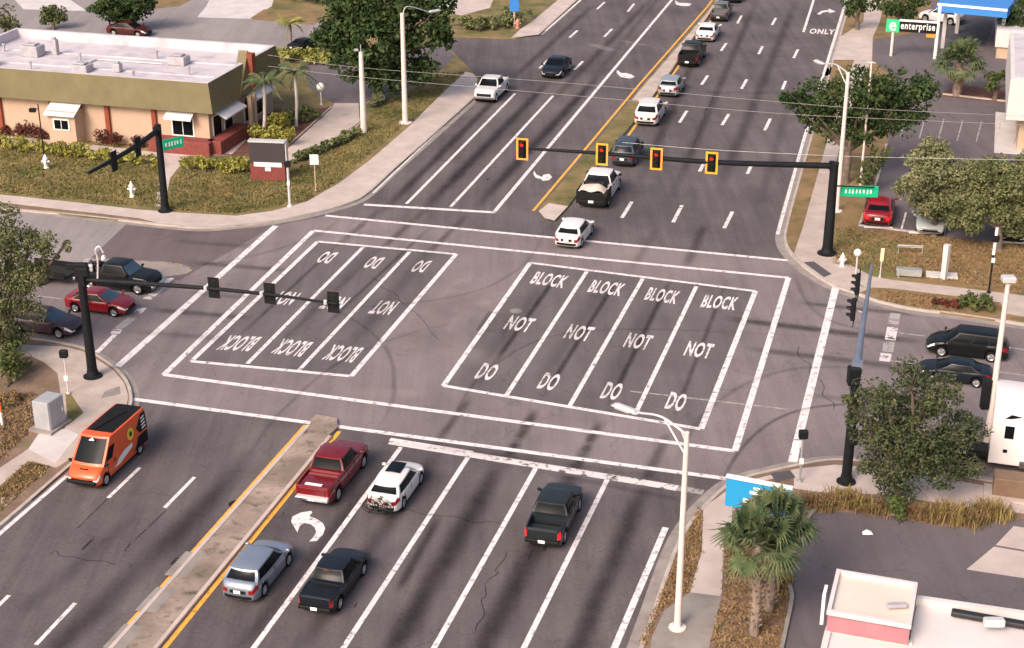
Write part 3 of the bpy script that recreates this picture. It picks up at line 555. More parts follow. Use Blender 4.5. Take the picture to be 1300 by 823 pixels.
def shrub(path, h, w, m, label, name='hedge', cat='hedge', dens=1.0, leaf=.12, seed=1, per=30, z0=.13, group=None):
    p = px(path, z0); c0 = sum(p, Vector())/len(p); t = thing(name, label, cat, c0, group=group); r = np.random.default_rng(seed); cs = []; rs = []
    tot = sum((p[i+1]-p[i]).length for i in range(len(p)-1)) if len(p) > 1 else 0
    n = max(5, int(dens*(tot/max(.3, w)*12+9)*max(1, h/w)))
    for _ in range(n):
        if len(p) > 1:
            k = r.integers(0, len(p)-1); q = p[k].lerp(p[k+1], r.uniform())
        else: q = p[0]
        cs.append((q.x+r.normal()*w*.25, q.y+r.normal()*w*.25, z0+r.uniform(.25, .85)*h)); rs.append(r.uniform(.2, .42)*min(h, w)*1.1)
    v, f = leaf_cloud(cs, rs, per, leaf, seed); v[:, 2] = np.maximum(v[:, 2], z0+.01); cloud_obj('foliage', v, f, m, t)
    mb = MB()
    for _ in range(max(3, n//8)):
        a = cs[r.integers(0, len(cs))]; mb.tube([(a[0], a[1], z0-.05), (a[0]+.05, a[1], a[2])], [.03, .012], 5)
    q0 = p[0] if len(p) > 1 else p[0]-Vector((w*.4, 0, 0)); mb.tube([Vector((q0.x, q0.y, z0))]+[Vector((q.x, q.y, z0)) for q in (p[1:] if len(p) > 1 else [p[0]+Vector((w*.4, 0, 0))])], max(.03, w*.06), 6)
    mb.build('stems', 'bark', t, world=True); return t
shrub([(-40, 184), (0, 188), (75, 197), (110, 201)], 1.1, 1.2, 'leaf_yellow', 'long yellow-green hedge along the walk, left of the fallen-leaf gap', seed=20, leaf=.13)
shrub([(118, 203), (160, 207), (200, 211)], .95, 1.0, 'leaf_yellow', 'short yellow-green hedge behind the signal mast arm', seed=21, dens=.7, leaf=.13)
shrub([(236, 215), (280, 219), (318, 220)], 1.15, 1.3, 'leaf_yellow', 'yellow-green hedge between the pink path and the roadside sign', seed=22, leaf=.13)
shrub([(345, 76), (375, 78), (400, 80), (420, 82)], 1.3, 1.8, 'frond_yellow', 'yellowish hedge behind the building, under the slender palm', seed=23, leaf=.2)
shrub([(322, 180), (345, 184), (368, 184)], 1.4, 1.6, 'leaf_yellow', 'bright yellow shrub mass in the mulch bed beside the entry ramp', 'shrub', 'shrub', seed=24, leaf=.15)
shrub([(350, 165), (362, 172)], 1.8, 1.6, 'leaf_yellow', 'taller yellow shrub against the palm trunk in the bed', 'shrub', 'shrub', seed=25, leaf=.15)
shrub([(372, 158), (390, 152)], 1.1, 1.6, 'leaf_mid', 'rounded green bush in the mulch bed near the globe lamp', 'shrub', 'shrub', seed=26, leaf=.14)
shrub([(372, 207), (400, 196), (430, 184), (452, 172)], .7, .9, 'leaf_olive', 'low thin hedge along the pink driveway edge', seed=27, dens=.8, leaf=.12)
shrub([(474, 138), (484, 130)], .8, .7, 'leaf_pale', 'small pale flowering shrub between the two concrete poles', 'shrub', 'shrub', seed=28, leaf=.12)
shrub([(575, 34), (610, 38), (640, 34), (662, 22)], 1.3, 2.0, 'leaf_olive', 'olive hedge at the top beside the blue sign', seed=29, leaf=.18)
shrub([(400, 2), (350, -2)], 1.8, 2.2, 'leaf_dark', 'dark hedge at the top edge behind the slender palm', seed=30, leaf=.2)
for i, (x, y, s_) in enumerate([(8, 171, 7), (24, 173, 9), (38, 174, 11), (52, 176, 8), (133, 184, 11), (150, 186, 11), (178, 188, 9)]):
    lb = ['left corner by the first red column', 'left of three under the bracket lamp', 'middle of three under the bracket lamp', 'right of three under the bracket lamp', 'left side of the third red column', 'right side of the third red column', 'left of the signal pole'][i]
    shrub([(x-2, y), (x+2, y)], s_/9, s_/10, 'leaf_red', 'dark red shrub against the cream wall, '+lb, 'shrub', 'shrub', seed=31+i, leaf=.1, group='red shrubs along the cream wall')
shrub([(8, 492), (20, 480), (2, 470)], 1.5, 1.6, 'leaf_mid', 'rough green bush at the foot of the left corner tree', 'shrub', 'shrub', seed=40, leaf=.12, dens=1.2)
shrub([(-6, 520), (18, 508)], .5, 1.3, 'leaf_dry', 'patch of dry brown undergrowth left of the grey cabinet', 'shrub', 'shrub', seed=41, leaf=.1, dens=.7)
def grass_clump(path, h, w, m, label, seed, n=420, group=None, lean=.55):
    p = px(path, .12); c0 = sum(p, Vector())/len(p); t = thing('grass_clump', label, 'grass clump', c0, group=group); r = np.random.default_rng(seed); V = []
    hubs = [p[int(k)].lerp(p[min(int(k)+1, len(p)-1)], k-int(k)) for k in r.uniform(0, len(p)-1.001, max(3, n//45))] if len(p) > 1 else [p[0]]*3
    for i in range(n):
        q = hubs[i % len(hubs)]; bx, by = q.x+r.normal()*w*.28, q.y+r.normal()*w*.28; a = r.uniform(0, 6.283); L = h*r.uniform(.3, .9); k = L*lean*r.uniform(.2, 1); wd = r.uniform(.012, .03)
        dx, dy = math.cos(a), math.sin(a); sx, sy = -dy*wd, dx*wd
        V += [(bx-sx, by-sy, .12), (bx+sx, by+sy, .12), (bx+dx*k*.5+sx, by+dy*k*.5+sy, .12+L*.65), (bx+dx*k*.5-sx, by+dy*k*.5-sy, .12+L*.65), (bx+dx*k*1.3, by+dy*k*1.3, .12+L*.8)]
    mb = MB(); N = len(V)//5; mb.add([(v[0], v[1], v[2]) for v in V], [(5*i, 5*i+1, 5*i+2, 5*i+3) for i in range(N)]+[(5*i+3, 5*i+2, 5*i+4) for i in range(N)])
    mb.build('blades', m, t, world=True); return t
for i, (x, y, s_, m, lb) in enumerate([(1036, 643, .75, 'leaf_dry', 'dry orange grass clump nearest the blue sign'), (1075, 641, 1.0, 'blade_gold', 'yellowish grass clump at the foot of the tall black signal pole'), (1105, 648, .5, 'leaf_dry', 'low dry grass between signal pole and small-leaved tree'), (1172, 656, .7, 'leaf_dry', 'dry orange grass right under the small-leaved tree'), (1203, 660, 1.15, 'blade_gold', 'tall golden grass clump midway along the dark lot edge'), (1230, 663, .8, 'leaf_dry', 'spreading dry orange grass beside the tallest golden clump'), (1259, 655, 1.0, 'blade_gold', 'last golden grass clump near the brown utility box')]):
    grass_clump([(x-13, y-2), (x, y-3), (x+14, y+4)], s_, 1.0, m, lb, 150+i, 620, 'dry grass clumps along the lot edge')
shrub([(1132, 653), (1148, 656)], .8, 1.0, 'leaf_mid', 'low green bush at the foot of the small-leaved tree', 'shrub', 'shrub', seed=58, leaf=.1)
grass_clump([(984, 748), (990, 738)], .8, .8, 'blade_gold', 'yellow-green grass clump behind the fan palm trunks', 170, 300)
shrub([(1225, 392), (1240, 392), (1255, 392)], .9, 1.2, 'leaf_mid', 'green bush on the verge left of the slim lamp post', 'shrub', 'shrub', seed=60, leaf=.13)
shrub([(1190, 388), (1210, 391)], .4, .8, 'leaf_red', 'low dark reddish shrub beside the green verge bush', 'shrub', 'shrub', seed=61, leaf=.1)
def grass_tufts(polys, n, m, label, seed, hgt=.12):
    r = np.random.default_rng(seed); V = []; 
    for poly, cnt in polys:
        xs = [p[0] for p in poly]; ys = [p[1] for p in poly]; k = 0
        while k < cnt:
            x, y = r.uniform(min(xs), max(xs)), r.uniform(min(ys), max(ys)); ins = False; j = len(poly)-1
            for i in range(len(poly)):
                if (poly[i][1] > y) != (poly[j][1] > y) and x < (poly[j][0]-poly[i][0])*(y-poly[i][1])/(poly[j][1]-poly[i][1])+poly[i][0]: ins = not ins
                j = i
            if ins:
                g = G(x, y, .12)
                for _ in range(3): V.append((g.x+r.normal()*.08, g.y+r.normal()*.08, .12))
                k += 1
    p = np.array(V); N = len(p); a = r.normal(size=(N, 3)); a[:, 2] = 0; a /= np.linalg.norm(a, axis=1)[:, None]; wd = .05*r.uniform(.6, 1.5, N)[:, None]; up = np.stack([r.normal(size=N)*.05, r.normal(size=N)*.05, hgt*r.uniform(.5, 1.5, N)], 1)
    v = np.stack([p-a*wd, p+a*wd, p+a*wd*.3+up, p-a*wd*.3+up], 1).reshape(-1, 3)
    root = thing('grass', label, 'grass', (0, 0, 0)); COL.objects.unlink(root); 
    me = bpy.data.meshes.new('grass'); me.from_pydata(v.tolist(), [], np.arange(4*N).reshape(-1, 4).tolist()); me.materials.append(MATS[m]); o = bpy.data.objects.new('grass', me); COL.objects.link(o)
    bpy.data.objects.remove(root); o['kind'] = 'stuff'; o['label'] = label; o['category'] = 'grass'; return o
grass_tufts([([(0, 188), (200, 210), (206, 264), (0, 245)], 3600), ([(232, 212), (370, 218), (395, 204), (440, 182), (478, 140), (560, 92), (590, 92), (560, 120), (430, 230), (390, 254), (300, 271), (215, 267), (218, 235)], 5200)], 0, 'blade_lawn', 'short patchy grass on the lawn in front of the cream building', 70, .10)
grass_tufts([([(1060, 335), (1300, 372), (1300, 312), (1095, 292), (1062, 290)], 2600), ([(1115, 368), (1265, 386), (1200, 396), (1120, 382)], 500)], 0, 'blade_dry', 'sparse brown grass on the verge by the red parked car', 71, .08)
grass_tufts([([(867, 690), (888, 645), (889, 700), (872, 752), (835, 775), (818, 820), (815, 815), (850, 735)], 900), ([(920, 672), (1000, 700), (998, 735), (1002, 762), (992, 823), (903, 823), (918, 757)], 1500)], 0, 'blade_dry', 'dry thin grass around the foreground palm', 72, .07)
grass_tufts([([(36, 587), (62, 593), (0, 648), (0, 619)], 500), ([(0, 500), (45, 500), (42, 545), (0, 585)], 600)], 0, 'blade_dry', 'rough grass at the left corner beside the pavement', 73, .08)

def frond(mb, o, az, el, L, droop, wid, n=9, mi=0, blades=True):
    """feather frond: curved rachis with leaflets both sides"""
    h = Vector((math.cos(az), math.sin(az), 0)); side = Vector((-h.y, h.x, 0)); pts = []
    for i in range(n+1):
        t = i/n; pts.append(o+h*(L*math.cos(el)*t)+Vector((0, 0, L*math.sin(el)*t-droop*L*t*t)))
    mb.tube(pts, [.03]*n+[.008], 4, mi)
    for i in range(1, n):
        for k in range(2):
            q = pts[i].lerp(pts[i+1], k/2); t = (i+k/2)/n; w = wid*math.sin(math.pi*min(1, t*.85+.12))
            for s in (-1, 1):
                tip = q+side*s*w+h*w*.45+Vector((0, 0, -w*.45)); a = h*.05
                mb.add([q-a, q+a, tip], [(0, 1, 2)], mi)
def feather_palm(base, crown, label, Lf=2.6, trunk=.16, m='frond_green', n=18, seed=1, dead=False, bark='palm_bark_pale'):
    r = random.Random(seed); B = G(*base, .12); C = P(crown[0], crown[1], B.y); t = thing('palm_tree', label, 'palm tree', B)
    mb = MB(); mb.tube(spline([B-Vector((0, 0, .1)), B.lerp(C, .5)+Vector((.1, 0, 0)), C], 4), [trunk*1.3]+[trunk]*8, 8); mb.build('trunk', bark, t, world=True, smooth=60)
    mb = MB()
    for i in range(n): frond(mb, C, i*2.4+r.uniform(-.2, .2), r.uniform(.0, 1.1), Lf*r.uniform(.8, 1.1), r.uniform(.45, .8), .5)
    mb.build('crown', m, t, world=True); return t
feather_palm((368, 60), (368, 30), 'slender palm with drooping fronds behind the building hedge', 2.1, .12, 'frond_yellow', 16, 1, bark='palm_bark')
feather_palm((334, 180), (335, 104), 'tall palm in the bed nearest the entry ramp', 2.3, .13, 'frond_green', 16, 2)
feather_palm((376, 160), (374, 92), 'grey-green palm in the bed beside the globe lamp', 2.3, .13, 'frond_green', 18, 3)
def fan(mb, o, d, up, L, k=19, mi=0, spread=1.9):
    """fan leaf: stalk then pointed blades"""
    d = d.normalized(); s = d.cross(up).normalized(); e = o+d*L*.55; mb.tube([o, e], [.022, .015], 4, mi); nn = s.cross(d)
    for i in range(k):
        a = (i/(k-1)-.5)*2*spread; dd = d*math.cos(a)+s*math.sin(a)+nn*(.12*math.cos(a*2)); l = L*.62*(1-.18*abs(a)/spread); q = s*math.cos(a)-d*math.sin(a)
        l *= random.uniform(.85, 1.12); tip = e+dd*l-Vector((0, 0, l*random.uniform(.2, .5))); m1 = e+dd*l*.5
        mb.add([e, m1-q*.030*L, tip-q*.0, m1+q*.030*L], [(0, 1, 2, 3)], mi)
def fan_palm(base, crown, label, L=1.5, trunk=.2, n=34, dead=12, seed=1, lean=.2, second=None):
    r = random.Random(seed); B = G(*base, .12); C = P(crown[0], crown[1], B.y); t = thing('palm_tree', label, 'palm tree', B)
    g = MB(); dd = MB()
    heads = [(B, C)]
    if second: heads.append((G(*second[0], .12), P(second[1][0], second[1][1], G(*second[0], .12).y)))
    for b, c in heads:
        mb = MB(); pts = spline([b-Vector((0, 0, .1)), b.lerp(c, .5)+Vector((lean*.3, 0, 0)), c], 8); mb.tube(pts, [trunk*(1.1+.12*(i % 2)) for i in range(len(pts))], 9)
        for i in range(2, len(pts)):
            for k in range(5):
                a = k*1.256+i; h = Vector((math.cos(a), math.sin(a), 0)); mb.tube([pts[i]+h*trunk, pts[i]+h*(trunk+.14)+Vector((0, 0, .16))], [.045, .02], 4)
        mb.build('trunk', 'palm_bark', t, world=True)
        for i in range(n):
            az = i*2.399; el = r.uniform(-.35, 1.35); d = Vector((math.cos(az)*math.cos(el), math.sin(az)*math.cos(el), math.sin(el))); fan(g, c+d*.12, d, Vector((0, 0, 1)) if abs(el) < 1.2 else Vector((1, 0, 0)), L*r.uniform(.8, 1.1))
        for i in range(dead):
            az = i*2.399+1; el = r.uniform(-1.35, -.6); d = Vector((math.cos(az)*math.cos(el), math.sin(az)*math.cos(el), math.sin(el))); fan(dd, c-Vector((0, 0, .25)), d, Vector((math.sin(az), -math.cos(az), .3)), L*r.uniform(.35, .6), 9, spread=.8)
    g.build('crown', 'frond_green', t, world=True); dd.build('dead_fronds', 'frond_dead', t, world=True); return t
fan_palm((957, 806), (962, 690), 'twin-stemmed fan palm on the bare verge in front of the blue sign', 1.55, .17, 42, 18, 5, second=((976, 775), (985, 668)))
fan_palm((1214, 122), (1218, 80), 'shaggy fan palm with orange dead fronds in the lot island', 2.3, .3, 40, 34, 6)

# ================================================================== BUILDINGS
def zup(v, z): return Vector((v[0], v[1], z))
def xyz(*a): return [zup(v, 0) for v in a]
mat('wall_cream', (.47, .335, .25), .8, (.53, .385, .29), .5, 4); mat('wall_white', (.58, .54, .54), .7, (.66, .62, .61), .6); mat('wall_tan', (.45, .33, .24), .8, (.52, .39, .29), .8)
mat('fascia_gold', (.135, .11, .052), .6, (.175, .145, .07), .6, 4); mat('column_red', (.22, .045, .022), .7, (.27, .06, .03), 3)
mat('roof_white', (.50, .455, .50), .7, (.60, .555, .59), .35, 6, contrast=.4, third=((.36, .33, .38), .5, .5, .75)); mat('roof_cream', (.66, .56, .49), .7, (.72, .63, .56), .4, 5); mat('roof_white2', (.60, .55, .55), .7, (.70, .64, .64), .3, 5)
mat('awning', (.60, .58, .62), .6, (.68, .66, .70), 1); mat('pink_band', (.36, .15, .18), .7, (.42, .19, .22), 1); mat('canopy_blue', (.04, .22, .62), .4); mat('sign_blue', (.02, .30, .62), .4); mat('hvac', (.32, .30, .33), .6, (.45, .43, .46), 2); mat('dark_opening', (.02, .02, .025), .5)
# cream restaurant-like building, north-west
HB = 5.6
A0, B0 = G(0, 169.5, .12), G(268, 192.5, .12)
d = unit(B0-A0); nrm = Vector((-d.y, d.x, 0))
C0 = G(343, 57, HB); dep = (C0-B0).dot(nrm)-.5; D0 = G(33, 33, HB); lft = -(D0-B0).dot(d)
print('building depth', dep, 'length', lft)
nb = thing('cream_building', 'long cream building with gold fascia, red columns and flat white roof', 'building', zup(B0, .12))
def LP(u, v, z=0): return (B0.x-d.x*u+nrm.x*v, B0.y-d.y*u+nrm.y*v, z)      # u metres left of the corner, v metres back
mb = MB(); q = [LP(0, 0), LP(lft, 0), LP(lft, dep), LP(0, dep)]; mb.prism([Vector(x) for x in q], 0, HB-.9); mb.build('wall', 'wall_cream', nb, world=True)
ov = .75; zb, zt = 3.35, HB
o1 = [LP(-ov, -ov, zb), LP(lft+ov, -ov, zb), LP(lft+ov, dep+ov, zb), LP(-ov, dep+ov, zb)]; o2 = [LP(-.35, -.35, zt), LP(lft+.35, -.35, zt), LP(lft+.35, dep+.35, zt), LP(-.35, dep+.35, zt)]
o3 = [LP(.05, .05, zb), LP(lft-.05, .05, zb), LP(lft-.05, dep-.05, zb), LP(.05, dep-.05, zb)]
mb = MB(); mb.add(o1+o2, [(i, i+4, (i+1) % 4+4, (i+1) % 4) for i in range(4)]); mb.add(o1+o3, [(i, (i+1) % 4, (i+1) % 4+4, i+4) for i in range(4)]); mb.build('fascia', 'fascia_gold', nb, world=True)
mb = MB(); i2 = [LP(0, 0, zt+.03), LP(lft, 0, zt+.03), LP(lft, dep, zt+.03), LP(0, dep, zt+.03)]; o4 = [(x, y, zt+.03) for x, y, _ in o2]; i3 = [(x, y, HB-.75) for x, y, _ in i2]
mb.add(o4+i2, [(i, i+4, (i+1) % 4+4, (i+1) % 4) for i in range(4)]); mb.add(i2+i3, [(i, i+4, (i+1) % 4+4, (i+1) % 4) for i in range(4)]); mb.add(o2+o4, [(i, i+4, (i+1) % 4+4, (i+1) % 4) for i in range(4)]); mb.build('parapet', 'roof_white', nb, world=True)
mb = MB(); mb.add([LP(0, 0, HB-.74), LP(lft, 0, HB-.74), LP(lft, dep, HB-.74), LP(0, dep, HB-.74)], [(0, 3, 2, 1)])
for vv in (.33, .66): mb.box(LP(lft/2, dep*vv, HB-.70), (lft-.4, .12, .1), rz=math.atan2(d.y, d.x))
mb.build('roof', 'roof_white', nb, world=True)
rz = math.atan2(d.y, d.x)
for u, v, sx, sy, sz in ((lft*.80, dep*.55, 1.6, 1.3, .9), (lft*.80-1.6, dep*.62, .5, .5, 1.3), (lft*.88, dep*.2, 1.8, 1.5, .8), (lft*.52, dep*.25, 1.4, 1.2, .6), (lft*.40, dep*.3, .6, .6, .7), (lft*.25, dep*.6, 1.5, 1.2, .7)):
    mb = MB(); mb.box(LP(u, v, HB-.74+sz/2), (sx, sy, sz), rz=rz, ch=.06); mb.box(LP(u, v, HB-.72+sz+.06), (sx*.6, sy*.6, .12), rz=rz, ch=.03); mb.build('rooftop_unit', 'hvac', nb, world=True)
for fu, fv in ((.15, .35), (.3, .15), (.36, .7), (.6, .5), (.7, .2), (.93, .6)):
    mb = MB(); q_ = LP(lft*fu, dep*fv, HB-.74); mb.lathe([(.09, 0), (.09, .55), (.16, .56), (.16, .66), (.02, .72)], 10, M=Matrix.Translation(q_)); mb.build('roof_vent', 'hvac', nb, world=True)
mb = MB(); mb.tube([LP(lft*.3, dep*.55, HB-.66), LP(lft*.55, dep*.55, HB-.66), LP(lft*.55, dep*.3, HB-.66)], .06, 6); mb.build('roof_pipe', 'galv', nb, world=True)
def u_at(x, y=178): return -(G(x, y, .12)-B0).dot(d)
def wall_u(x): # u coordinate where photo column x meets the wall base line
    lo, hi = -5, 60
    for _ in range(40):
        m = (lo+hi)/2
        if proj(LP(m, 0, .12))[0] > x: lo = m
        else: hi = m
    return lo
for x in (5, 71, 141, 200, -70, -140):
    mb = MB(); mb.box(LP(wall_u(x), -.12, 1.8), (.38, .24, 3.5), rz=rz, ch=.03); mb.build('column', 'column_red', nb, world=True)
# bump-out with small window and awning
ub = (wall_u(76)+wall_u(110))/2; wb = abs(wall_u(76)-wall_u(110))
mb = MB(); mb.box(LP(ub, -.7, 1.45), (wb, 1.4, 2.7), rz=rz); bo = mb.build('bay', 'wall_cream', nb, world=True)
mb = MB(); a = Vector(LP(ub, -1.55, 2.75)); mb.add([LP(ub+wb/2+.15, -1.75, 2.55), LP(ub-wb/2-.15, -1.75, 2.55), LP(ub-wb/2-.15, -.02, 3.45), LP(ub+wb/2+.15, -.02, 3.45), LP(ub+wb/2+.15, -1.75, 2.48), LP(ub-wb/2-.15, -1.75, 2.48), LP(ub-wb/2-.15, -.02, 3.38), LP(ub+wb/2+.15, -.02, 3.38)], [(0, 1, 2, 3), (7, 6, 5, 4), (0, 4, 5, 1), (1, 5, 6, 2), (3, 7, 4, 0)]); mb.build('awning', 'awning', nb, world=True)
def win(u, v, z, w, h, mull=1):
    mb = MB(); mb.box(LP(u, v-.03, z), (w+.16, .08, h+.16), rz=rz); f = mb.build('window', 'sign_white', nb, world=True)
    mb = MB()
    for k in range(mull+1): mb.box(LP(u-w/2+w/(mull+1)*(k+.5), v-.075, z), (w/(mull+1)-.07, .03, h-.04), rz=rz)
    p_ = mb.build('pane', 'glass_dark', f); me = p_.data
    L = nb.location; me.transform(Matrix.Translation(-L)); return f
win(ub, -1.4, 1.75, 1.25, .75)
uw = (wall_u(222)+wall_u(248))/2; win(uw, 0, 1.95, 1.75, 1.35)
def awn(u, v, w, z):
    mb = MB(); mb.add([LP(u+w/2, v-.95, z-.55), LP(u-w/2, v-.95, z-.55), LP(u-w/2, v-.02, z), LP(u+w/2, v-.02, z), LP(u+w/2, v-.95, z-.68), LP(u-w/2, v-.95, z-.68)], [(0, 1, 2, 3), (4, 5, 1, 0), (1, 5, 2), (0, 3, 4)]); mb.build('awning', 'awning', nb, world=True)
awn(uw, 0, 2.3, 3.35)
# side wall windows and awnings (facing the street)
def LS(v, o, z): return (B0.x+nrm.x*v+d.x*o, B0.y+nrm.y*v+d.y*o, z)
for k, v in enumerate((1.3, 3.3, 7.0, 9.0)):
    mb = MB(); mb.box(LS(v, .04, 1.7), (.08, 1.5, 2.1), rz=rz); f = mb.build('window', 'sign_white', nb, world=True)
    mb = MB(); mb.box(LS(v, .09, 1.7), (.03, 1.3, 1.9), rz=rz); p_ = mb.build('pane', 'glass_dark', f); p_.data.transform(Matrix.Translation(-nb.location))
for v0, v1 in ((.4, 4.2), (6.1, 9.9)):
    mb = MB(); mb.add([LS(v0, 1.3, 2.75), LS(v1, 1.3, 2.75), LS(v1, .02, 3.3), LS(v0, .02, 3.3), LS(v0, 1.3, 2.62), LS(v1, 1.3, 2.62)], [(0, 1, 2, 3), (4, 5, 1, 0), (0, 3, 4), (1, 5, 2)]); mb.build('awning', 'awning', nb, world=True)
for v in (5.0, 5.8): mb = MB(); mb.box(LS(v, 1.2, 1.7), (.3, .3, 3.3), rz=rz, ch=.03); mb.build('porch_post', 'wall_cream', nb, world=True)
mb = MB(); mb.add([LS(4.2, .76, 3.4), LS(9.2, .76, 3.4), LS(6.7, .5, 6.5), LS(4.2, .1, 3.4), LS(9.2, .1, 3.4), LS(6.7, -.3, 6.5)], [(0, 1, 2), (5, 4, 3), (0, 2, 5, 3), (1, 4, 5, 2)]); mb.build('gable', 'fascia_gold', nb, world=True)
mb = MB(); mb.box(LS(6.7, .72, 4.9), (.5, .7, 2.8), rz=rz); mb.build('gable_panel', 'column_red', nb, world=True)
mb = MB(); mb.box(LP(wall_u(237), -.65, .62), (abs(wall_u(203)-wall_u(268))+.8, 1.3, 1.1), rz=rz, ch=.04); mb.box(LS(1.9, .62, .62), (1.2, 5.2, 1.1), rz=rz, ch=.04); mb.build('brick_planter', 'brick_red', nb, world=True)
# south-east white building
HE = 4.6
se = thing('white_building', 'flat-roofed white building with a pink band at the lower right corner', 'building', G(1100, 800, .13))
def prism_part(name, pts, z0, z1, m, zt=None):
    mb = MB(); mb.prism([G(a, b, z1) for a, b in pts], z0, z1); return mb.build(name, m, se, world=True)
prism_part('wall', [(1165, 766), (1330, 790), (1500, 815), (1500, 1000), (1000, 1000), (1047, 800), (1052, 798), (1154, 816)], .1, HE, 'wall_white')
prism_part('roof', [(1168, 770), (1330, 793), (1490, 817), (1490, 990), (1004, 990), (1050, 802), (1154, 819)], HE-.01, HE+.03, 'roof_white2')
prism_part('raised_roof', [(1063, 727), (1163, 743), (1155, 798), (1051, 780)], .1, HE+.75, 'roof_cream')
mb = MB(); a, b = G(1051, 780, HE+.75), G(1155, 798, HE+.75); dd_ = unit(b-a); nn_ = Vector((dd_.y, -dd_.x, 0)); ln = (b-a).length
mb.box((a+b)/2+nn_*.03+Vector((0, 0, -.34)), (ln, .06, .60), rz=math.atan2(dd_.y, dd_.x)); mb.build('pink_band', 'pink_band', se, world=True)
def rim(pts, z, w, h, m, name='parapet'):
    p = [G(x, y, z) for x, y in pts]; mb = MB()
    for i in range(len(p)-1):
        c = (p[i]+p[i+1])/2; dv = p[i+1]-p[i]; mb.box(c+Vector((0, 0, h/2-.02+.004*i)), (dv.length+w*.86, w, h), rz=math.atan2(dv.y, dv.x))
    mb.build(name, m, se, world=True)
rim([(1064, 728), (1162, 744.5), (1154, 797), (1052, 779), (1064, 728)], HE+.77, .14, .16, 'wall_white'); rim([(1166, 767), (1330, 791), (1500, 816)], HE+.03, .22, .32, 'wall_white'); rim([(1155, 817), (1052, 799.5), (1040, 850)], HE+.035, .2, .1, 'wall_white')
mb = MB(); c = G(1256, 789, HE+.1); mb.box(c+Vector((0, 0, .1)), (2.6, .34, .2), rz=math.atan2(dd_.y, dd_.x)-.02, ch=.04); mb.build('roof_vent', 'dark_opening', se, world=True)
mb = MB(); c = G(1262, 790, HE+.5); mb.box(c+Vector((0, 0, .0)), (.7, .3, .3), ch=.04); mb.build('roof_fan', 'metal_pale', se, world=True)
mb = MB(); c = G(1138, 771, HE+.8); mb.box(c+Vector((0, 0, .08)), (.7, .25, .14), rz=.1, ch=.03); mb.build('roof_hatch', 'hvac', se, world=True)
mb = MB(); c = G(1046, 768, 3.5); mb.box(c, (.12, .7, 1.3), rz=math.atan2(dd_.y, dd_.x)); mb.build('wall_sign', 'sign_white', se, world=True)
# north-east buildings
e1 = thing('white_building', 'white box-fronted building cut by the right edge behind the trees', 'building', G(1285, 190, .13))
b1 = G(1290, 192, .13); zt1 = top_z(b1, 97); ue = DE; un = Vector((-ue.y, ue.x, 0))
mb = MB(); mb.prism([b1, b1+ue*22, b1+ue*22+un*14, b1+un*14], .1, zt1-.4); mb.build('wall', 'wall_tan', e1, world=True)
mb = MB(); o = b1-ue*1.1-un*1.0; mb.prism([o, o+ue*24, o+ue*24+un*16, o+un*16], zt1-3.2, zt1, bottom=True); mb.build('upper_wall', 'wall_white', e1, world=True)
mb = MB(); mb.prism([o+ue*.3+un*.3, o+ue*23.7+un*.3, o+ue*23.7+un*15.7, o+ue*.3+un*15.7], zt1-.1, zt1+.04); mb.build('roof', 'roof_white', e1, world=True)
mb = MB(); mb.box(o+ue*1.9-un*.02+Vector((0, 0, zt1-1.3)), (1.3, .08, .5), rz=math.atan2(ue.y, ue.x)); mb.build('wall_vent', 'hvac', e1, world=True)
mb = MB(); mb.box(b1+ue*2.2-un*.03+Vector((0, 0, 1.0)), (1.1, .08, 2.0), rz=math.atan2(ue.y, ue.x)); mb.build('door', 'dark_opening', e1, world=True)
e2 = thing('white_building', 'low white and tan building beside the blue canopy, top right', 'building', G(1275, 73, .13))
b2 = G(1264, 74, .13); zt2 = top_z(b2, 38)
mb = MB(); mb.prism([b2, b2+ue*25, b2+ue*25+un*12, b2+un*12], .1, zt2-1.2); mb.build('wall', 'wall_tan', e2, world=True)
mb = MB(); o = b2-ue*.2-un*.2; mb.prism([o, o+ue*26, o+ue*26+un*13, o+un*13], zt2-1.6, zt2, bottom=True); mb.build('fascia', 'wall_white', e2, world=True)
mb = MB(); mb.prism([o+ue*.3+un*.3, o+ue*25.5+un*.3, o+ue*25.5+un*12.5, o+ue*.3+un*12.5], zt2-.1, zt2+.03); mb.build('roof', 'roof_white', e2, world=True)
mb = MB(); mb.box(b2+ue*3-un*.05+Vector((0, 0, 1.1)), (1.6, .1, 2.1), rz=math.atan2(ue.y, ue.x)); mb.build('door', 'glass_dark', e2, world=True)
cn = thing('blue_canopy', 'bright blue flat canopy over the white car, top right', 'canopy', G(1235, 40, .13))
p1, p2 = G(1190, 7, 4.6), G(1279, 15, 4.6); dc = unit(p2-p1); nc = Vector((-dc.y, dc.x, 0)); lc = (p2-p1).length
mb = MB(); mb.prism([p1, p2, p2+nc*12, p1+nc*12], 4.0, 4.9, bottom=True); mb.build('canopy_roof', 'canopy_blue', cn, world=True)
mb = MB(); mb.box((p1+p2)/2-nc*.02+Vector((0, 0, .12)), (lc-.02, .08, .22), rz=math.atan2(dc.y, dc.x)); mb.build('canopy_stripe', 'sign_white', cn, world=True)
for f_ in (.08, .92):
    for g_ in (2, 9):
        mb = MB(); q = p1+dc*lc*f_+nc*g_; mb.box((q.x, q.y, 2.05), (.3, .3, 3.95), ch=.03); mb.build('canopy_post', 'wall_white', cn, world=True)

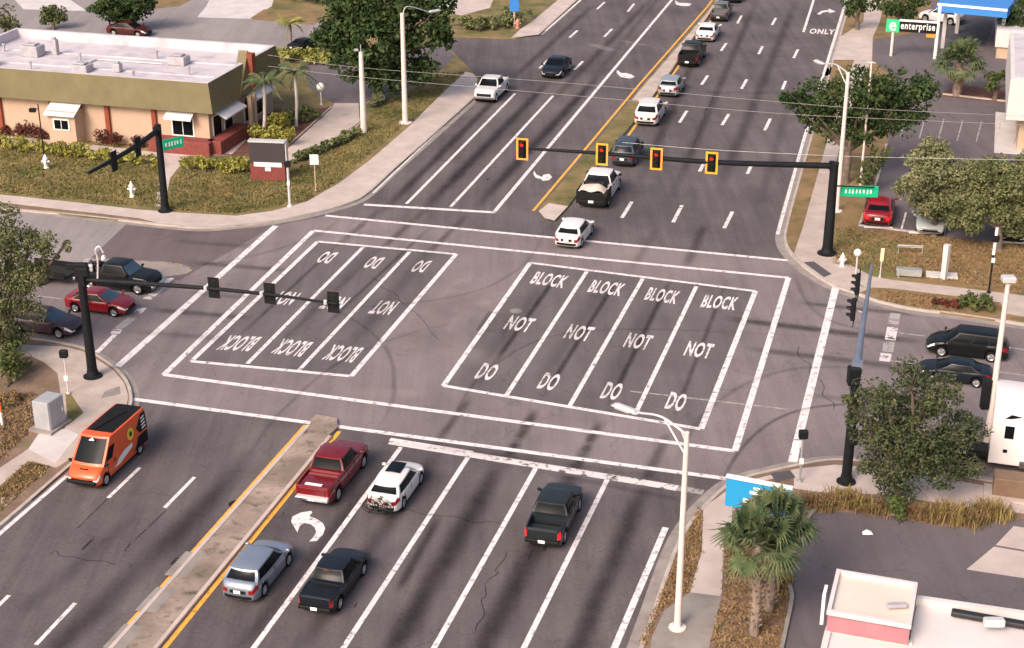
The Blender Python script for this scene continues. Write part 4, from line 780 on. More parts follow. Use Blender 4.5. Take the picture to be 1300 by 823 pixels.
# ================================================================== POLES, SIGNALS, SIGNS
def yaw(v): return math.atan2(v.y, v.x)
def signal_head(parent, c, face, lit=True, yellow=True, back=True, s=1.0):
    """c world centre, face = unit vector the lenses look along"""
    rz_ = yaw(face); M = Matrix.Translation(c) @ Matrix.Rotation(rz_, 4, 'Z') @ Matrix.Scale(s, 4)
    mb = MB(); mb.box((0, 0, 0), (.22, .36, 1.12), M=M, ch=.03); mb.box((-.06, 0, 0), (.03, .85, 1.56), M=M); h = mb.build('signal_head', 'pole_black', parent, world=True)
    if yellow:
        mb = MB()
        for dy, dz, w, hh in ((0, .71, .84, .13), (0, -.71, .84, .13), (.355, 0, .13, 1.30), (-.355, 0, .13, 1.30)): mb.box((-.035, dy, dz), (.035, w, hh), M=M)
        b = mb.build('yellow_border', 'signal_yellow', h); b.data.transform(Matrix.Translation(-parent.location))
    for k, z in enumerate((.36, 0, -.36)):
        mb = MB(); mb.lathe([(.135, 0), (.135, .02), (.08, .045)], 14, M=M @ Matrix.Translation((.11, 0, z)) @ Matrix.Rotation(math.pi/2, 4, 'Y'))
        lo = mb.build('lens', 'red_lens' if (k == 0 and lit) else ('dark_lens' if k < 2 else 'dark_lens_g'), h); lo.data.transform(Matrix.Translation(-parent.location))
        mb = MB(); n_ = 10; vs = []
        for i in range(n_+1):
            a = math.pi*i/n_*1.1-.05*math.pi; vs += [(.11, .16*math.cos(a), z+.16*math.sin(a)), (.34 if .1 < i/n_ < .9 else .16, .16*math.cos(a), z+.16*math.sin(a)-.02)]
        mb.add(vs, [(2*i, 2*i+1, 2*i+3, 2*i+2) for i in range(n_)], M=M); vz = mb.build('visor', 'pole_black', h); vz.data.transform(Matrix.Translation(-parent.location))
    return h
def mast(label, base, ztop, r0, r1, arm, ar, heads, face, lit, colour='pole_black', armcol=None, yellow=True, sign=None, hs=1.0):
    B = G(*base, .13); t = thing('traffic_signal_mast', label, 'traffic signal', B)
    mb = MB(); mb.tube([B-Vector((0, 0, .05)), B+Vector((0, 0, ztop-.13))], [r0, r1], 14); mb.lathe([(r0*1.9, .0), (r0*1.9, .06), (r0*1.25, .12), (r0*1.05, .4)], 14, M=Matrix.Translation(B)); mb.lathe([(r1*1.15, 0), (r1*1.1, .08), (.02, .16)], 12, M=Matrix.Translation(zup(B, ztop)))
    mb.build('pole', colour, t, world=True, smooth=40)
    p = spline([G(a, b, z) if k else zup(B, z) for k, (a, b, z) in enumerate(arm)], 6); n = len(p)
    mb = MB(); mb.tube(p, [ar[0]+(ar[1]-ar[0])*i/(n-1) for i in range(n)], 10); mb.box(p[0]+unit(p[1]-p[0])*.15, (.3, .5, .55), rz=yaw(p[1]-p[0])); mb.build('mast_arm', armcol or colour, t, world=True, smooth=40)
    hs_ = []
    for (a, b, z) in heads:
        # nearest point on the arm in the photo column
        c = G(a, b, z); hs_.append(signal_head(t, c, face, lit, yellow, s=hs))
    return t, B, p
# NE mast, heads face south
q_face = (-DN)
def arm_pts(p, x):   # point of arm polyline at photo column x
    best = min(range(len(p)-1), key=lambda i: abs((proj(p[i])[0]+proj(p[i+1])[0])/2-x)); a, b = p[best], p[best+1]
    xa, xb = proj(a)[0], proj(b)[0]; k = (x-xa)/(xb-xa) if xb != xa else 0
    return a.lerp(b, k)
t1, B1, p1_ = mast('black signal mast on the far right corner, four red-lit signals', (1050, 322), top_z(G(1050, 322, .13), 208), .34, .26, [(1058, 213, 6.0), (905, 206, 6.35), (765, 195, 6.7), (658, 188, 6.85)], (.20, .08), [], q_face, True)
for x in (664, 765, 834, 904): signal_head(t1, arm_pts(p1_, x)+q_face*.22, q_face, True, True, s=.92)
def street_sign(parent, c, ax, w=2.3, h=.62, txt=None):
    rz_ = yaw(ax); mb = MB(); mb.box(c, (w, .06, h), rz=rz_, ch=.015); s_ = mb.build('street_sign', 'sign_green', parent, world=True)
    r_ = random.Random(int(c.x*10)); mb = MB(); nn = Vector((ax.y, -ax.x, 0)); x = -w*.36
    while x < w*.36:      # illegible white lettering in the photograph: short strokes
        ww = r_.uniform(.12, .2); mb.box(c+ax*x+nn*.036+Vector((0, 0, r_.uniform(-.02, .02))), (ww*.55, .012, h*r_.uniform(.3, .42)), rz=rz_); x += ww+.06
    l_ = mb.build('sign_lettering', 'sign_white', s_); l_.data.transform(Matrix.Translation(-parent.location))
    return s_
street_sign(t1, P(1091, 243, B1.y+.3), unit((1, -.1, 0)), 2.35, .75)
mb = MB(); mb.tube([zup(B1, P(1091, 236, B1.y).z), P(1110, 238, B1.y)], .05, 6); mb.build('sign_bracket', 'pole_black', t1, world=True)
mb = MB(); c = P(1058, 180, B1.y)
# SW mast, heads face north (seen from behind)
t2, B2, p2_ = mast('black mast on the near left corner with three dark signals', (118, 478), top_z(G(118, 478, .13), 343), .27, .20, [(104, 352, 5.7), (250, 365, 6.15), (341, 374, 6.3), (428, 386, 6.3)], (.13, .06), [], DN, False)
for x in (270, 341, 422): signal_head(t2, arm_pts(p2_, x)+DN*.18, DN, False, True, s=.72)
for x in (262, 333, 414):
    c = arm_pts(p2_, x); mb = MB(); mb.box(c+Vector((0, 0, .05))-DN*.1, (.16, .16, .24), ch=.03); mb.build('signal_bracket', 'metal_pale', t2, world=True)
c = arm_pts(p2_, 124); mb = MB(); pts = [c, P(124, 330, c.y), P(121, 318, c.y), P(126, 313, c.y), P(131, 321, c.y)]
mb.tube(spline(pts, 4), .05, 8); mb.lathe([(.02, .1), (.1, .05), (.15, -.1), (.12, -.2), (.02, -.26)], 12, M=Matrix.Translation(P(131.5, 326, c.y))); mb.build('camera_bracket', 'metal_pale', t2, world=True)
mb = MB(); mb.box(P(98, 338, B2.y), (1.1, .35, .35), ch=.05); mb.box(P(104, 345, B2.y), (.7, .5, .5), ch=.05); mb.build('mast_collar', 'pole_black', t2, world=True)
# NW mast
t3, B3, p3_ = mast('black signal mast on the far left lawn with green street sign', (210, 268), top_z(G(210, 268, .13), 160), .27, .21, [(204, 166, 5.9), (172, 186, 5.9), (140, 205, 5.9), (112, 220, 5.9)], (.20, .10), [], DE, False)
for x in (174, 144): signal_head(t3, arm_pts(p3_, x)+Vector((0, 0, -.1)), -DE, False, False, s=.85)
street_sign(t3, P(220, 182, B3.y-.4), unit((.75, .65, 0)), 1.6, .75)
# SE mast: black pole, blue-grey arm reaching over the side road
t4, B4, p4_ = mast('tall black signal mast on the near right corner with blue-grey arm over the road', (1074, 612), top_z(G(1074, 612, .13), 470), .24, .19, [(1085, 475, 6.0), (1093, 428, 6.1), (1100, 384, 6.2), (1107, 336, 6.3)], (.19, .07), [], DE, False, armcol='pole_bluegrey')
for x, y in ((1089, 361), (1083.5, 393)):
    z = 6.15; c = G(x, y, z); signal_head(t4, c, -DE, False, False, s=1.0); mb = MB(); mb.tube([c, arm_pts(p4_, x+9) if False else G(x+12, y+4, z)], .04, 6); mb.build('signal_bracket', 'galv', t4, world=True)
mb = MB(); mb.box(zup(B4, 5.6)+DE*-.1, (.55, .5, .9), ch=.05); mb.build('mast_collar', 'pole_black', t4, world=True)
mb = MB(); mb.box(zup(B4, 2.6)+Vector((.1, -.3, 0)), (.35, .3, .7), ch=.04); mb.build('control_box', 'pole_black', t4, world=True)
# light poles
def light_pole(label, base, topy, topx, lamp, arm2=None, r0=.16, r1=.10, m='pole_concrete', fork=False):
    B = G(*base, .13); z = top_z(B, topy); T = zup(B, z); t = thing('street_lamp', label, 'street lamp', B)
    mb = MB(); mb.tube([B-Vector((0, 0, .05)), T], [r0, r1], 10); mb.lathe([(r0*2.4, 0), (r0*2.4, .05), (r0*1.1, .08)], 10, M=Matrix.Translation(B)); mb.build('pole', m, t, world=True, smooth=40)
    if lamp:
        lx, ly, zl = lamp; E = G(lx, ly, zl); dv = unit(E-T)
        mb = MB()
        if fork:
            j = T.lerp(E, .45)+Vector((0, 0, .22)); mb.tube(spline([T-Vector((0, 0, .1)), j, E-dv*.3], 5), .045, 6); mb.tube([T-Vector((0, 0, 1.0)), T.lerp(j, .9)], .04, 6); mb.tube([T-Vector((0, 0, .55)).lerp(Vector(), 0), T.lerp(j, .25)], .03, 5)
        else: mb.tube(spline([T-Vector((0, 0, .15)), T+dv*.6+Vector((0, 0, .45)), E-dv*.3], 6), .045, 6)
        mb.build('lamp_arm', 'metal_pale', t, world=True, smooth=50)
        mb = MB(); mb.box(E+dv*.3, (1.25, .36, .15), rz=yaw(dv), ch=.05, tx=.8, ty=.7); mb.box(E+dv*.4-Vector((0, 0, .09)), (.7, .26, .06), rz=yaw(dv)); mb.build('lamp_head', 'metal_pale', t, world=True)
    return t
light_pole('pale concrete lamp post on the near right verge, arm reaching over the crosswalk', (860, 797), 549, 0, (802, 521, 8.9), r0=.15, r1=.10, fork=True)
light_pole('pale concrete lamp post behind the black mast on the far right corner', (1062, 268), 92, 0, (1043, 80, 9.7), r0=.17, r1=.12, fork=True)
light_pole('tall concrete lamp post with curved arm beside the dark oak', (514.5, 156), 17, 0, (548, 14.5, 8.8), r0=.24, r1=.17)
light_pole('tall tapered pinkish pole topped by a white box, in front of the white truck', (1251, 575), 358, 0, None, r0=.17, r1=.11)
# details for the last and the short pole
o = [x for x in bpy.data.objects if x.get('label', '').startswith('tall tapered pinkish')][0]; B = o.location; z = top_z(B, 357)
mb = MB(); mb.box((B.x, B.y, z+.1), (.62, .5, .3), ch=.05); mb.build('top_box', 'metal_pale', o, world=True)
mb = MB(); mb.box((B.x-.35, B.y, top_z(B, 500)), (.4, .35, 1.6), ch=.05); mb.build('control_box', 'pole_black', o, world=True)
B = G(462, 168, .13); t = thing('utility_pole', 'shorter white concrete pole left of the tall lamp post', 'pole', B); mb = MB(); z = top_z(B, 66)
mb.tube([B-Vector((0, 0, .05)), zup(B, z)], [.26, .17], 12); mb.build('pole', 'pole_concrete', t, world=True, smooth=40); mb = MB(); mb.box(zup(B, z+.15)+Vector((-.35, 0, 0)), (.35, .25, .2), ch=.04); mb.tube([zup(B, z), zup(B, z+.6)], .05, 6); mb.build('wire_fitting', 'galv', t, world=True)
B = G(1092, 238, .13); t = thing('utility_pole', 'thin pale pole standing in the dark oak beside the green street sign', 'pole', B); mb = MB(); z = top_z(B, 78); mb.tube([B-Vector((0, 0, .05)), zup(B, z)], [.09, .06], 8); mb.build('pole', 'pole_concrete', t, world=True); mb = MB(); mb.tube([zup(B, z-.1)-DE*.3, zup(B, z-.1)+DE*.3], .04, 6); mb.build('crossbar', 'galv', t, world=True)
# overhead wires
def wire(name_pts, r, label, m='wire'):
    pts = [G(a, b, z) for a, b, z in name_pts]; o = thing('overhead_wire', label, 'wire', pts[0]); mb = MB(); P_ = spline(pts, 10)
    mb.tube(P_, r, 5); mb.build('cable', m, o, world=True); mb = MB(); 
    for k in (len(P_)//3, 2*len(P_)//3): mb.tube([P_[k], P_[k].lerp(P_[k+1], .06)], r*2.4, 6)
    mb.build('clamp', 'galv', o, world=True)
wire([(340, 70, 7.2), (457, 86, 7.3), (700, 104, 7.0), (960, 127, 7.0), (1100, 138, 7.2), (1330, 149, 7.2)], .013, 'upper overhead wire of the pair crossing the main road')
wire([(340, 84, 7.0), (457, 98, 7.1), (700, 119, 6.8), (960, 142, 6.8), (1100, 150, 7.0), (1330, 160, 7.0)], .013, 'lower overhead wire of the pair crossing the main road')
wire([(790, 181, 7.0), (900, 190, 6.9), (1060, 198, 7.0), (1180, 201, 7.0), (1330, 204, 7.0)], .011, 'thin overhead wire behind the red-lit signals', 'wire_pale')
# pedestrian posts, signs, hydrants
def post(label, base, topy, kind, name, cat, r=.055, m='metal_pale', size=(.5, .5), face=None, panel='sign_white', panel_y=None):
    B = G(*base, .13); z = top_z(B, topy); t = thing(name, label, cat, B); face = face or Vector((0, -1, 0)); rz_ = yaw(face)-math.pi/2
    mb = MB(); mb.tube([B-Vector((0, 0, .03)), zup(B, z-(.1 if kind == 'sign' else 0))], r, 8); mb.lathe([(r*2.2, 0), (r*2.2, .08), (r, .12)], 8, M=Matrix.Translation(B)); mb.build('post', m, t, world=True, smooth=40)
    if kind == 'sign': mb = MB(); mb.box(zup(B, z-size[1]/2)+face*(r+.02), (size[0], .03, size[1]), rz=rz_, ch=.008); mb.build('sign_panel', panel, t, world=True)
    if kind == 'ped':
        mb = MB(); mb.box(zup(B, z-.15), (.42, .28, .42), rz=rz_, ch=.04); mb.build('pedestrian_signal', 'pole_black', t, world=True)
        mb = MB(); mb.box(zup(B, z-1.5)+face*.1, (.2, .06, .3), rz=rz_, ch=.01); mb.build('button_sign', 'sign_white', t, world=True)
    if kind == 'globe': mb = MB(); mb.lathe([(.02, -size[0]/2), (size[0]*.35, -size[0]*.35), (size[0]/2, 0), (size[0]*.35, size[0]*.35), (.02, size[0]/2)], 12, M=Matrix.Translation(zup(B, z-size[0]/2))); mb.build('globe', 'hydrant', t, world=True, smooth=80)
    return t
o = post('white pedestrian signal post at the pavement edge beside the roadside sign', (368, 262), 206, 'ped', 'pedestrian_signal_post', 'signal post', .09)
o = post('galvanised pedestrian signal post on the near right corner with white sign plate', (1015, 612), 548, 'ped', 'pedestrian_signal_post', 'signal post', .06, 'galv')
Bq = o.location; mb = MB(); mb.box((Bq.x-.32, Bq.y-.06, 1.75), (.32, .04, .95), ch=.01); mb.build('sign_plate', 'sign_white', o, world=True); mb = MB(); mb.box((Bq.x-.15, Bq.y, 2.35), (.5, .05, .05)); mb.build('sign_bracket', 'galv', o, world=True)
post('white round-topped signal post on the far right corner', (1086, 352), 316, 'globe', 'pedestrian_signal_post', 'signal post', .05, size=(.5, .5))
post('small yellowish sign edge-on beside the far right pavement', (1117, 352), 315, 'sign', 'road_sign', 'sign', .035, size=(.22, .85), panel=mat('sign_cream', (.75, .70, .45), .6).name)
post('small square white sign on a thin post on the far left lawn', (401, 243), 196, 'sign', 'road_sign', 'sign', .045, 'wall_tan', size=(.62, .75))
post('white globe lamp on a short post beside the parking lot', (408, 133), 105, 'globe', 'lamp_post', 'lamp', .06, size=(.75, .75))
post('black-headed push-button post near the base of the near left mast', (87, 500), 446, 'ped', 'push_button_post', 'post', .045, 'concrete_pale')
post('slim dark lamp post with pale upper half on the right verge', (1255, 372), 300, 'ped', 'lamp_post', 'lamp', .06, 'pole_black')
o = [x for x in bpy.data.objects if x.get('label', '').startswith('slim dark lamp post')][0]; Bq = o.location
mb = MB(); mb.tube([(Bq.x+.0, Bq.y, 2.6), (Bq.x+.02, Bq.y, 4.3)], .09, 8); mb.build('pale_sleeve', 'sign_white', o, world=True)
# black bracket lamp post in front of the cream wall
B = G(57, 205, .13); t = thing('lamp_post', 'thin black post with bracket lamp in front of the cream wall', 'lamp', B); z = top_z(B, 132)
mb = MB(); mb.tube([B, zup(B, z)], .05, 8); mb.build('post', 'pole_black', t, world=True); mb = MB(); zz = top_z(B, 140); mb.box(zup(B, zz)+Vector((-.45, 0, 0)), (.5, .3, .3), ch=.04); mb.tube([zup(B, zz+.1), zup(B, zz+.1)-Vector((.4, 0, 0))], .03, 6); mb.build('lamp_head', 'pole_black', t, world=True)
def hydrant(base, label, h=.9, s=1.0, m='hydrant', name='fire_hydrant', cat='fire hydrant'):
    B = G(*base, .13); t = thing(name, label, cat, B); mb = MB(); k = h/.9
    mb.lathe([(.17*s, 0), (.17*s, .06*k), (.12*s, .08*k), (.12*s, .55*k), (.16*s, .58*k), (.16*s, .63*k), (.13*s, .68*k), (.07*s, .80*k), (.03*s, .9*k)], 12, M=Matrix.Translation(B)); mb.build('barrel', m, t, world=True, smooth=40)
    mb = MB(); mb.tube([B+Vector((-.23*s, 0, .45*k)), B+Vector((.23*s, 0, .45*k))], .065*s, 8); mb.tube([B+Vector((0, -.24*s, .42*k)), B+Vector((0, 0, .42*k))], .08*s, 8); mb.build('outlet', m, t, world=True)
hydrant((168, 250), 'white fire hydrant on the lawn left of the signal mast', 1.15, 1.2)
hydrant((59, 214), 'white fire hydrant at the hedge foot by the bracket lamp', 1.1, 1.3)
hydrant((1069, 338), 'white fire hydrant on the far right corner beside the mast', .9, 1)
hydrant((657, 36), 'pinkish-red hydrant below the blue sign at the top', 1.0, 1.4, mat('hydrant_red', (.6, .25, .2), .6).name)
# roadside sign: dark board on red brick base
B = G(342, 228, .12); t = thing('monument_sign', 'dark board sign with pale strip on a dark red brick base', 'sign', B); zt_ = top_z(B, 179); w = 46/ppm(B); rz_ = -.12
mb = MB(); mb.box(zup(B, .12+zt_*.2), (w*.98, .55, zt_*.4), rz=rz_, ch=.03); mb.build('brick_base', 'brick_red', t, world=True)
mb = MB(); mb.box(zup(B, zt_*.70), (w, .45, zt_*.56), rz=rz_, ch=.02); mb.build('board', mat('board_dark', (.045, .035, .04), .6).name, t, world=True)
mb = MB(); mb.box(zup(B, zt_), (w*1.03, .6, .12), rz=rz_); mb.box(zup(B, zt_*.7)+Vector((w/2+.03, -.05, 0)), (.14, .55, zt_*.6), rz=rz_); mb.build('frame', 'metal_pale', t, world=True)
mb = MB(); mb.box(zup(B, zt_*.44)+Vector((0, -.29, 0)), (w*.78, .05, .32), rz=rz_); mb.build('letter_strip', 'sign_white', t, world=True); mb = MB(); mb.box(zup(B, zt_*.33)+Vector((0, -.33, 0)), (.42, .04, .28), rz=rz_); mb.build('number_plate', 'sign_white', t, world=True)
# blue roadside sign
B = G(960, 645, .13); t = thing('road_sign', 'wide bright blue sign board partly behind the fan palm', 'sign', B); a, b = P(923, 619, B.y), P(1004, 634, B.y)
ax = (b-a); ws = ax.length; c = (a+b)/2; hs_ = 1.22
rot = Matrix.Translation(c) @ Matrix.Rotation(0, 4, 'Z')
a2 = G(923, 604, 2.6); b2_ = G(1006, 620, 2.6); ax = unit(b2_-a2); ws = (b2_-a2).length; nb_ = Vector((ax.y, -ax.x, 0)); c = (a2+b2_)/2
mb = MB(); mb.box(zup(c, 1.85), (ws, .16, 1.42), rz=yaw(ax), ch=.02); mb.build('board', 'sign_blue', t, world=True)
mb = MB(); mb.box(zup(c, 2.6), (ws+.05, .24, .1), rz=yaw(ax)); mb.build('frame', 'sign_white', t, world=True)
for s_ in (-.4, .4): mb = MB(); mb.box(zup(c+ax*ws*s_, .66), (.14, .14, 1.1), rz=yaw(ax)); mb.build('leg', 'galv', t, world=True)
mb = MB(); q = c+nb_*.09-ax*.15; mb.box(zup(q, 2.05), (.45, .03, .14), rz=yaw(ax)); mb.box(zup(q+ax*.1, 2.25), (.35, .03, .16), rz=yaw(ax)); mb.box(zup(q-ax*.35, 1.6), (.3, .03, .2), rz=yaw(ax)); mb.build('sign_lettering', 'sign_white', t, world=True)
mb = MB(); mb.box(zup(q+ax*.28, 2.1), (.22, .035, .34), rz=yaw(ax)); mb.build('red_mark', 'pink_band', t, world=True)
# blue sign at the top
B = G(653, 34, .13); t = thing('road_sign', 'small bright blue upright sign at the top, left of the main road', 'sign', B); zz = top_z(B, -6); z1 = top_z(B, 15)
mb = MB(); mb.box(zup(B, (zz+z1)/2), (.95, .25, zz-z1), ch=.03); mb.build('board', 'canopy_blue', t, world=True); mb = MB(); mb.tube([B, zup(B, z1)], .1, 8); mb.build('post', 'wall_tan', t, world=True)
# rental office sign
B = G(1131, 71, .13); t = thing('pylon_sign', 'black sign board with white lettering and a green square end', 'sign', B); a = P(1122, 33, B.y); z0_, z1_ = top_z(B, 41), top_z(B, 25)
ax = unit((1, -.30, 0)); wS = 5.2; hS = z1_-z0_
def sp(u, z, o_=0): return zup(B+ax*(u-.7)+Vector((ax.y, -ax.x, 0))*o_, z)
zc = (z0_+z1_)/2
mb = MB(); mb.box(sp(.62, zc), (1.24, .3, hS), rz=yaw(ax), ch=.03); mb.build('green_panel', mat('sign_green2', (.03, .55, .22), .5).name, t, world=True)
mb = MB(); mb.box(sp(2.95, zc), (3.4, .26, hS*.80), rz=yaw(ax), ch=.02); mb.build('black_panel', 'trim_black', t, world=True)
mb = MB(); mb.box(sp(2.95, z1_-.02), (3.5, .34, .14), rz=yaw(ax)); mb.build('frame', 'sign_white', t, world=True)
mb = MB(); mb.tube([B, sp(.7, z0_+.1)], .13, 8); mb.build('post', 'pole_concrete', t, world=True); q = sp(4.75, 0); mb = MB(); mb.tube([zup(q, .1), zup(q, z1_+1.6)], .16, 8); mb.build('post', 'sign_white', t, world=True)
mb = MB(); mb.box(sp(4.2, z0_-.1, .05), (.9, .2, .3), rz=yaw(ax)); mb.build('yellow_panel', 'amber', t, world=True)
def wall_word(txt, o_, ax_, w_, h_, m, parent, name='lettering'):
    v, f = glyph_mesh(txt, .015); mb = MB(); mb.add([tuple(Vector(o_)+ax_*(p_[0]*w_)+Vector((0, 0, p_[1]*h_))) for p_ in v], f); return mb.build(name, m, parent, world=True)
wall_word('enterprise', sp(1.35, zc-.42, .15), ax, 3.15, .85, 'sign_white', t); wall_word('e', sp(.3, zc-.42, .17), ax, .65, .8, 'sign_white', t)
# cabinets and small street furniture
t = thing('utility_cabinet', 'large grey utility cabinet on the near left corner behind the pavement', 'cabinet', G(62, 545, .13)); B = t.location; ax = unit(G(78, 528)-G(50, 547)); rz_ = yaw(ax)
mb = MB(); mb.box(zup(B, .93)+Vector((0, .35, 0)), (1.25, .95, 1.6), rz=rz_, ch=.04); mb.build('body', mat('cabinet', (.30, .31, .34), .6, (.38, .39, .42), 1.5).name, t, world=True)
mb = MB(); mb.box(zup(B, .19)+Vector((0, .3, 0)), (1.7, 1.35, .12), rz=rz_); mb.build('pad', 'concrete_grey', t, world=True)
mb = MB(); nn = Vector((ax.y, -ax.x, 0)); mb.box(zup(B, .95)+Vector((0, .35, 0))+nn*.49, (1.1, .03, 1.4), rz=rz_, ch=.01); dr = mb.build('door', 'cabinet', t, world=True); mb = MB(); mb.box(zup(B, 1.0)+Vector((0, .35, 0))+nn*.52+ax*.4, (.04, .04, .18)); hd = mb.build('handle', 'chrome', dr); hd.data.transform(Matrix.Translation(-t.location))
t = thing('utility_cabinet', 'brown utility box with grey side beside the right pavement', 'cabinet', G(1285, 636, .13)); B = t.location
mb = MB(); mb.box(zup(B, .62)+Vector((.35, .5, 0)), (2.2, 1.0, 1.0), rz=yaw(DE), ch=.03); mb.build('body', mat('box_brown', (.16, .10, .065), .7, (.20, .13, .085), 2).name, t, world=True); mb = MB(); mb.box(zup(B, .2)+Vector((.2, .4, 0)), (2.7, 1.4, .12), rz=yaw(DE)); mb.build('pad', 'concrete', t, world=True)
t = thing('marker_post', 'orange and white marker post at the left edge on bare soil', 'post', G(3, 540, .13)); B = t.location
mb = MB(); mb.tube([B, B+Vector((0, 0, .75))], .07, 8); mb.build('post', 'sign_white', t, world=True); mb = MB(); mb.tube([B+Vector((0, 0, .75)), B+Vector((0, 0, 1.25))], .075, 8); mb.build('orange_band', mat('orange', (.85, .2, .05), .5).name, t, world=True)
t = thing('concrete_marker', 'tapered white concrete post on a pale slab on the right verge', 'post', G(1198, 354, .13)); B = t.location
mb = MB(); mb.tube([B, zup(B, top_z(B, 311))], [.2, .24], 4); mb.build('post', 'wall_white', t, world=True); mb = MB(); mb.box(zup(B, .17)+Vector((0, .5, 0)), (1.9, .9, .12), rz=-.2); mb.build('slab', 'concrete_pale', t, world=True)
t = thing('bench', 'grey slatted bench on a pad on the right verge', 'bench', G(1153, 351, .13)); B = t.location
mb = MB(); mb.box(zup(B, .62), (1.55, .45, .08), rz=-.2); mb.build('seat', 'galv', t, world=True); mb = MB(); mb.box(zup(B, .40)-Vector((.02, .2, 0)), (1.5, .06, .35), rz=-.2); mb.build('backrest', 'galv', t, world=True)
for s_ in (-.6, .6): mb = MB(); mb.box(zup(B, .37)+Vector((s_, .0, 0)), (.08, .4, .5), rz=-.2); mb.build('leg', 'galv', t, world=True)
t = thing('bicycle_rack', 'low grey metal rail behind the bench on the right verge', 'rail', G(1155, 322, .13)); B = t.location
mb = MB(); mb.tube([B+Vector((-.75, 0, 0)), B+Vector((-.75, 0, .55)), B+Vector((.75, -.15, .55)), B+Vector((.75, -.15, 0))], .045, 6); mb.build('rail', 'galv', t, world=True); mb = MB(); mb.box(B+Vector((0, 0, .5)), (1.6, .1, .14), rz=-.12); mb.build('crossbar', 'metal_pale', t, world=True)
t = thing('litter', 'crumpled white litter on the dark asphalt of the near right lot', 'litter', G(1101, 678, .13)); B = t.location; mb = MB(); mb.add([B+Vector(v) for v in ((-.22, -.05, .0), (.05, -.16, .05), (.25, -.1, .02), (.18, .1, .1), (-.02, .16, .14), (-.2, .12, .04), (0, 0, .2))], [(0, 1, 6), (1, 2, 6), (2, 3, 6), (3, 4, 6), (4, 5, 6), (5, 0, 6)]); mb.build('paper', 'sign_white', t, world=True)
for x, y, lb in ((1115, 290, 'pale wheel stop in front of the red parked car'), (1172, 297, 'pale wheel stop by the car half hidden under the pale tree'), (1285, 309, 'pale wheel stop by the dark car at the right edge')):
    t = thing('wheel_stop', lb, 'wheel stop', G(x, y, .13), group='wheel stops along the lot edge'); mb = MB(); mb.box(t.location+Vector((0, 0, .07)), (1.9, .18, .14), rz=-.12, ch=.03, ty=.7); mb.build('bar', 'concrete_pale', t, world=True)

# ================================================================== VEHICLES
def lerp_tab(tab, x):
    for (x0, v0), (x1, v1) in zip(tab, tab[1:]):
        if x <= x1: return v0+(v1-v0)*max(0, min(1, (x-x0)/(x1-x0)))
    return tab[-1][1]
TYPES = {
 'sedan': dict(L=4.75, W=1.85, H=1.45, sh=[(-2.4, .80), (-2.2, .96), (-1.5, 1.0), (1.0, .95), (1.9, .82), (2.25, .70), (2.4, .58)], gh=(1.38, .38, -1.10, -2.08), belt=.94, R=.33, wx=(-1.38, 1.42)),
 'suv': dict(L=4.65, W=1.90, H=1.68, sh=[(-2.35, .92), (-2.2, 1.08), (-1.5, 1.12), (.9, 1.05), (1.6, .98), (2.05, .87), (2.35, .66)], gh=(1.28, .42, -1.65, -2.22), belt=1.05, R=.36, wx=(-1.35, 1.40)),
 'pickup': dict(L=5.75, W=2.02, H=1.90, sh=[(-2.9, 1.24), (-1.2, 1.25), (.9, 1.26), (1.5, 1.22), (2.5, 1.14), (2.75, 1.02), (2.9, .88)], gh=(1.45, .80, -.75, -1.02), belt=1.23, R=.40, wx=(-1.75, 1.85), bed=(-2.78, -1.18)),
 'minitruck': dict(L=5.2, W=1.88, H=1.74, sh=[(-2.6, 1.14), (-1.2, 1.14), (.9, 1.12), (1.5, 1.08), (2.2, .98), (2.45, .86), (2.6, .74)], gh=(1.35, .65, -.75, -1.15), belt=1.10, R=.37, wx=(-1.6, 1.6), bed=(-2.5, -1.28)),
 'van': dict(L=5.9, W=2.06, H=2.6, sh=[(-2.95, 1.25), (-1, 1.30), (1.6, 1.30), (2.1, 1.24), (2.6, 1.08), (2.95, .82)], gh=(2.30, 1.15, -2.84, -2.92), belt=1.26, R=.36, wx=(-1.85, 2.0)),
 'minivan': dict(L=5.0, W=1.98, H=1.75, sh=[(-2.5, .95), (-2.35, 1.10), (-1.5, 1.10), (1.3, 1.04), (2.0, .92), (2.35, .78), (2.5, .64)], gh=(1.65, .72, -2.0, -2.38), belt=1.05, R=.35, wx=(-1.45, 1.52)),
}
def place(bbox, T, head, z=0.0):
    """find the ground point from which the vehicle's outline fills the photo box"""
    L, Wd, H = T['L'], T['W'], T['H']; xa, xb, xc, xd = T['gh']; pts = []
    for x in (-L/2, L/2):
        for y in (-Wd/2*.93, Wd/2*.93): pts += [(x, y, .12), (x*.98, y, .8)]
    for x in (xb, xc):
        for y in (-Wd/2*.66, Wd/2*.66): pts.append((x, y, H))
    cx, cy = (bbox[0]+bbox[2])/2, (bbox[1]+bbox[3])/2; c = G(cx, cy, z+H*.45)
    ch, sh_ = math.cos(head), math.sin(head)
    for _ in range(12):
        q = [proj((c.x+x*ch-y*sh_, c.y+x*sh_+y*ch, z+zz)) for x, y, zz in pts]; a = [min(p[0] for p in q), min(p[1] for p in q), max(p[0] for p in q), max(p[1] for p in q)]
        ex, ey = (a[0]+a[2])/2-cx, (a[1]+a[3])/2-cy
        p = proj((c.x, c.y, z+.5)); c = G(p[0]-ex, p[1]-ey, z+.5)
    return zup(c, z), a
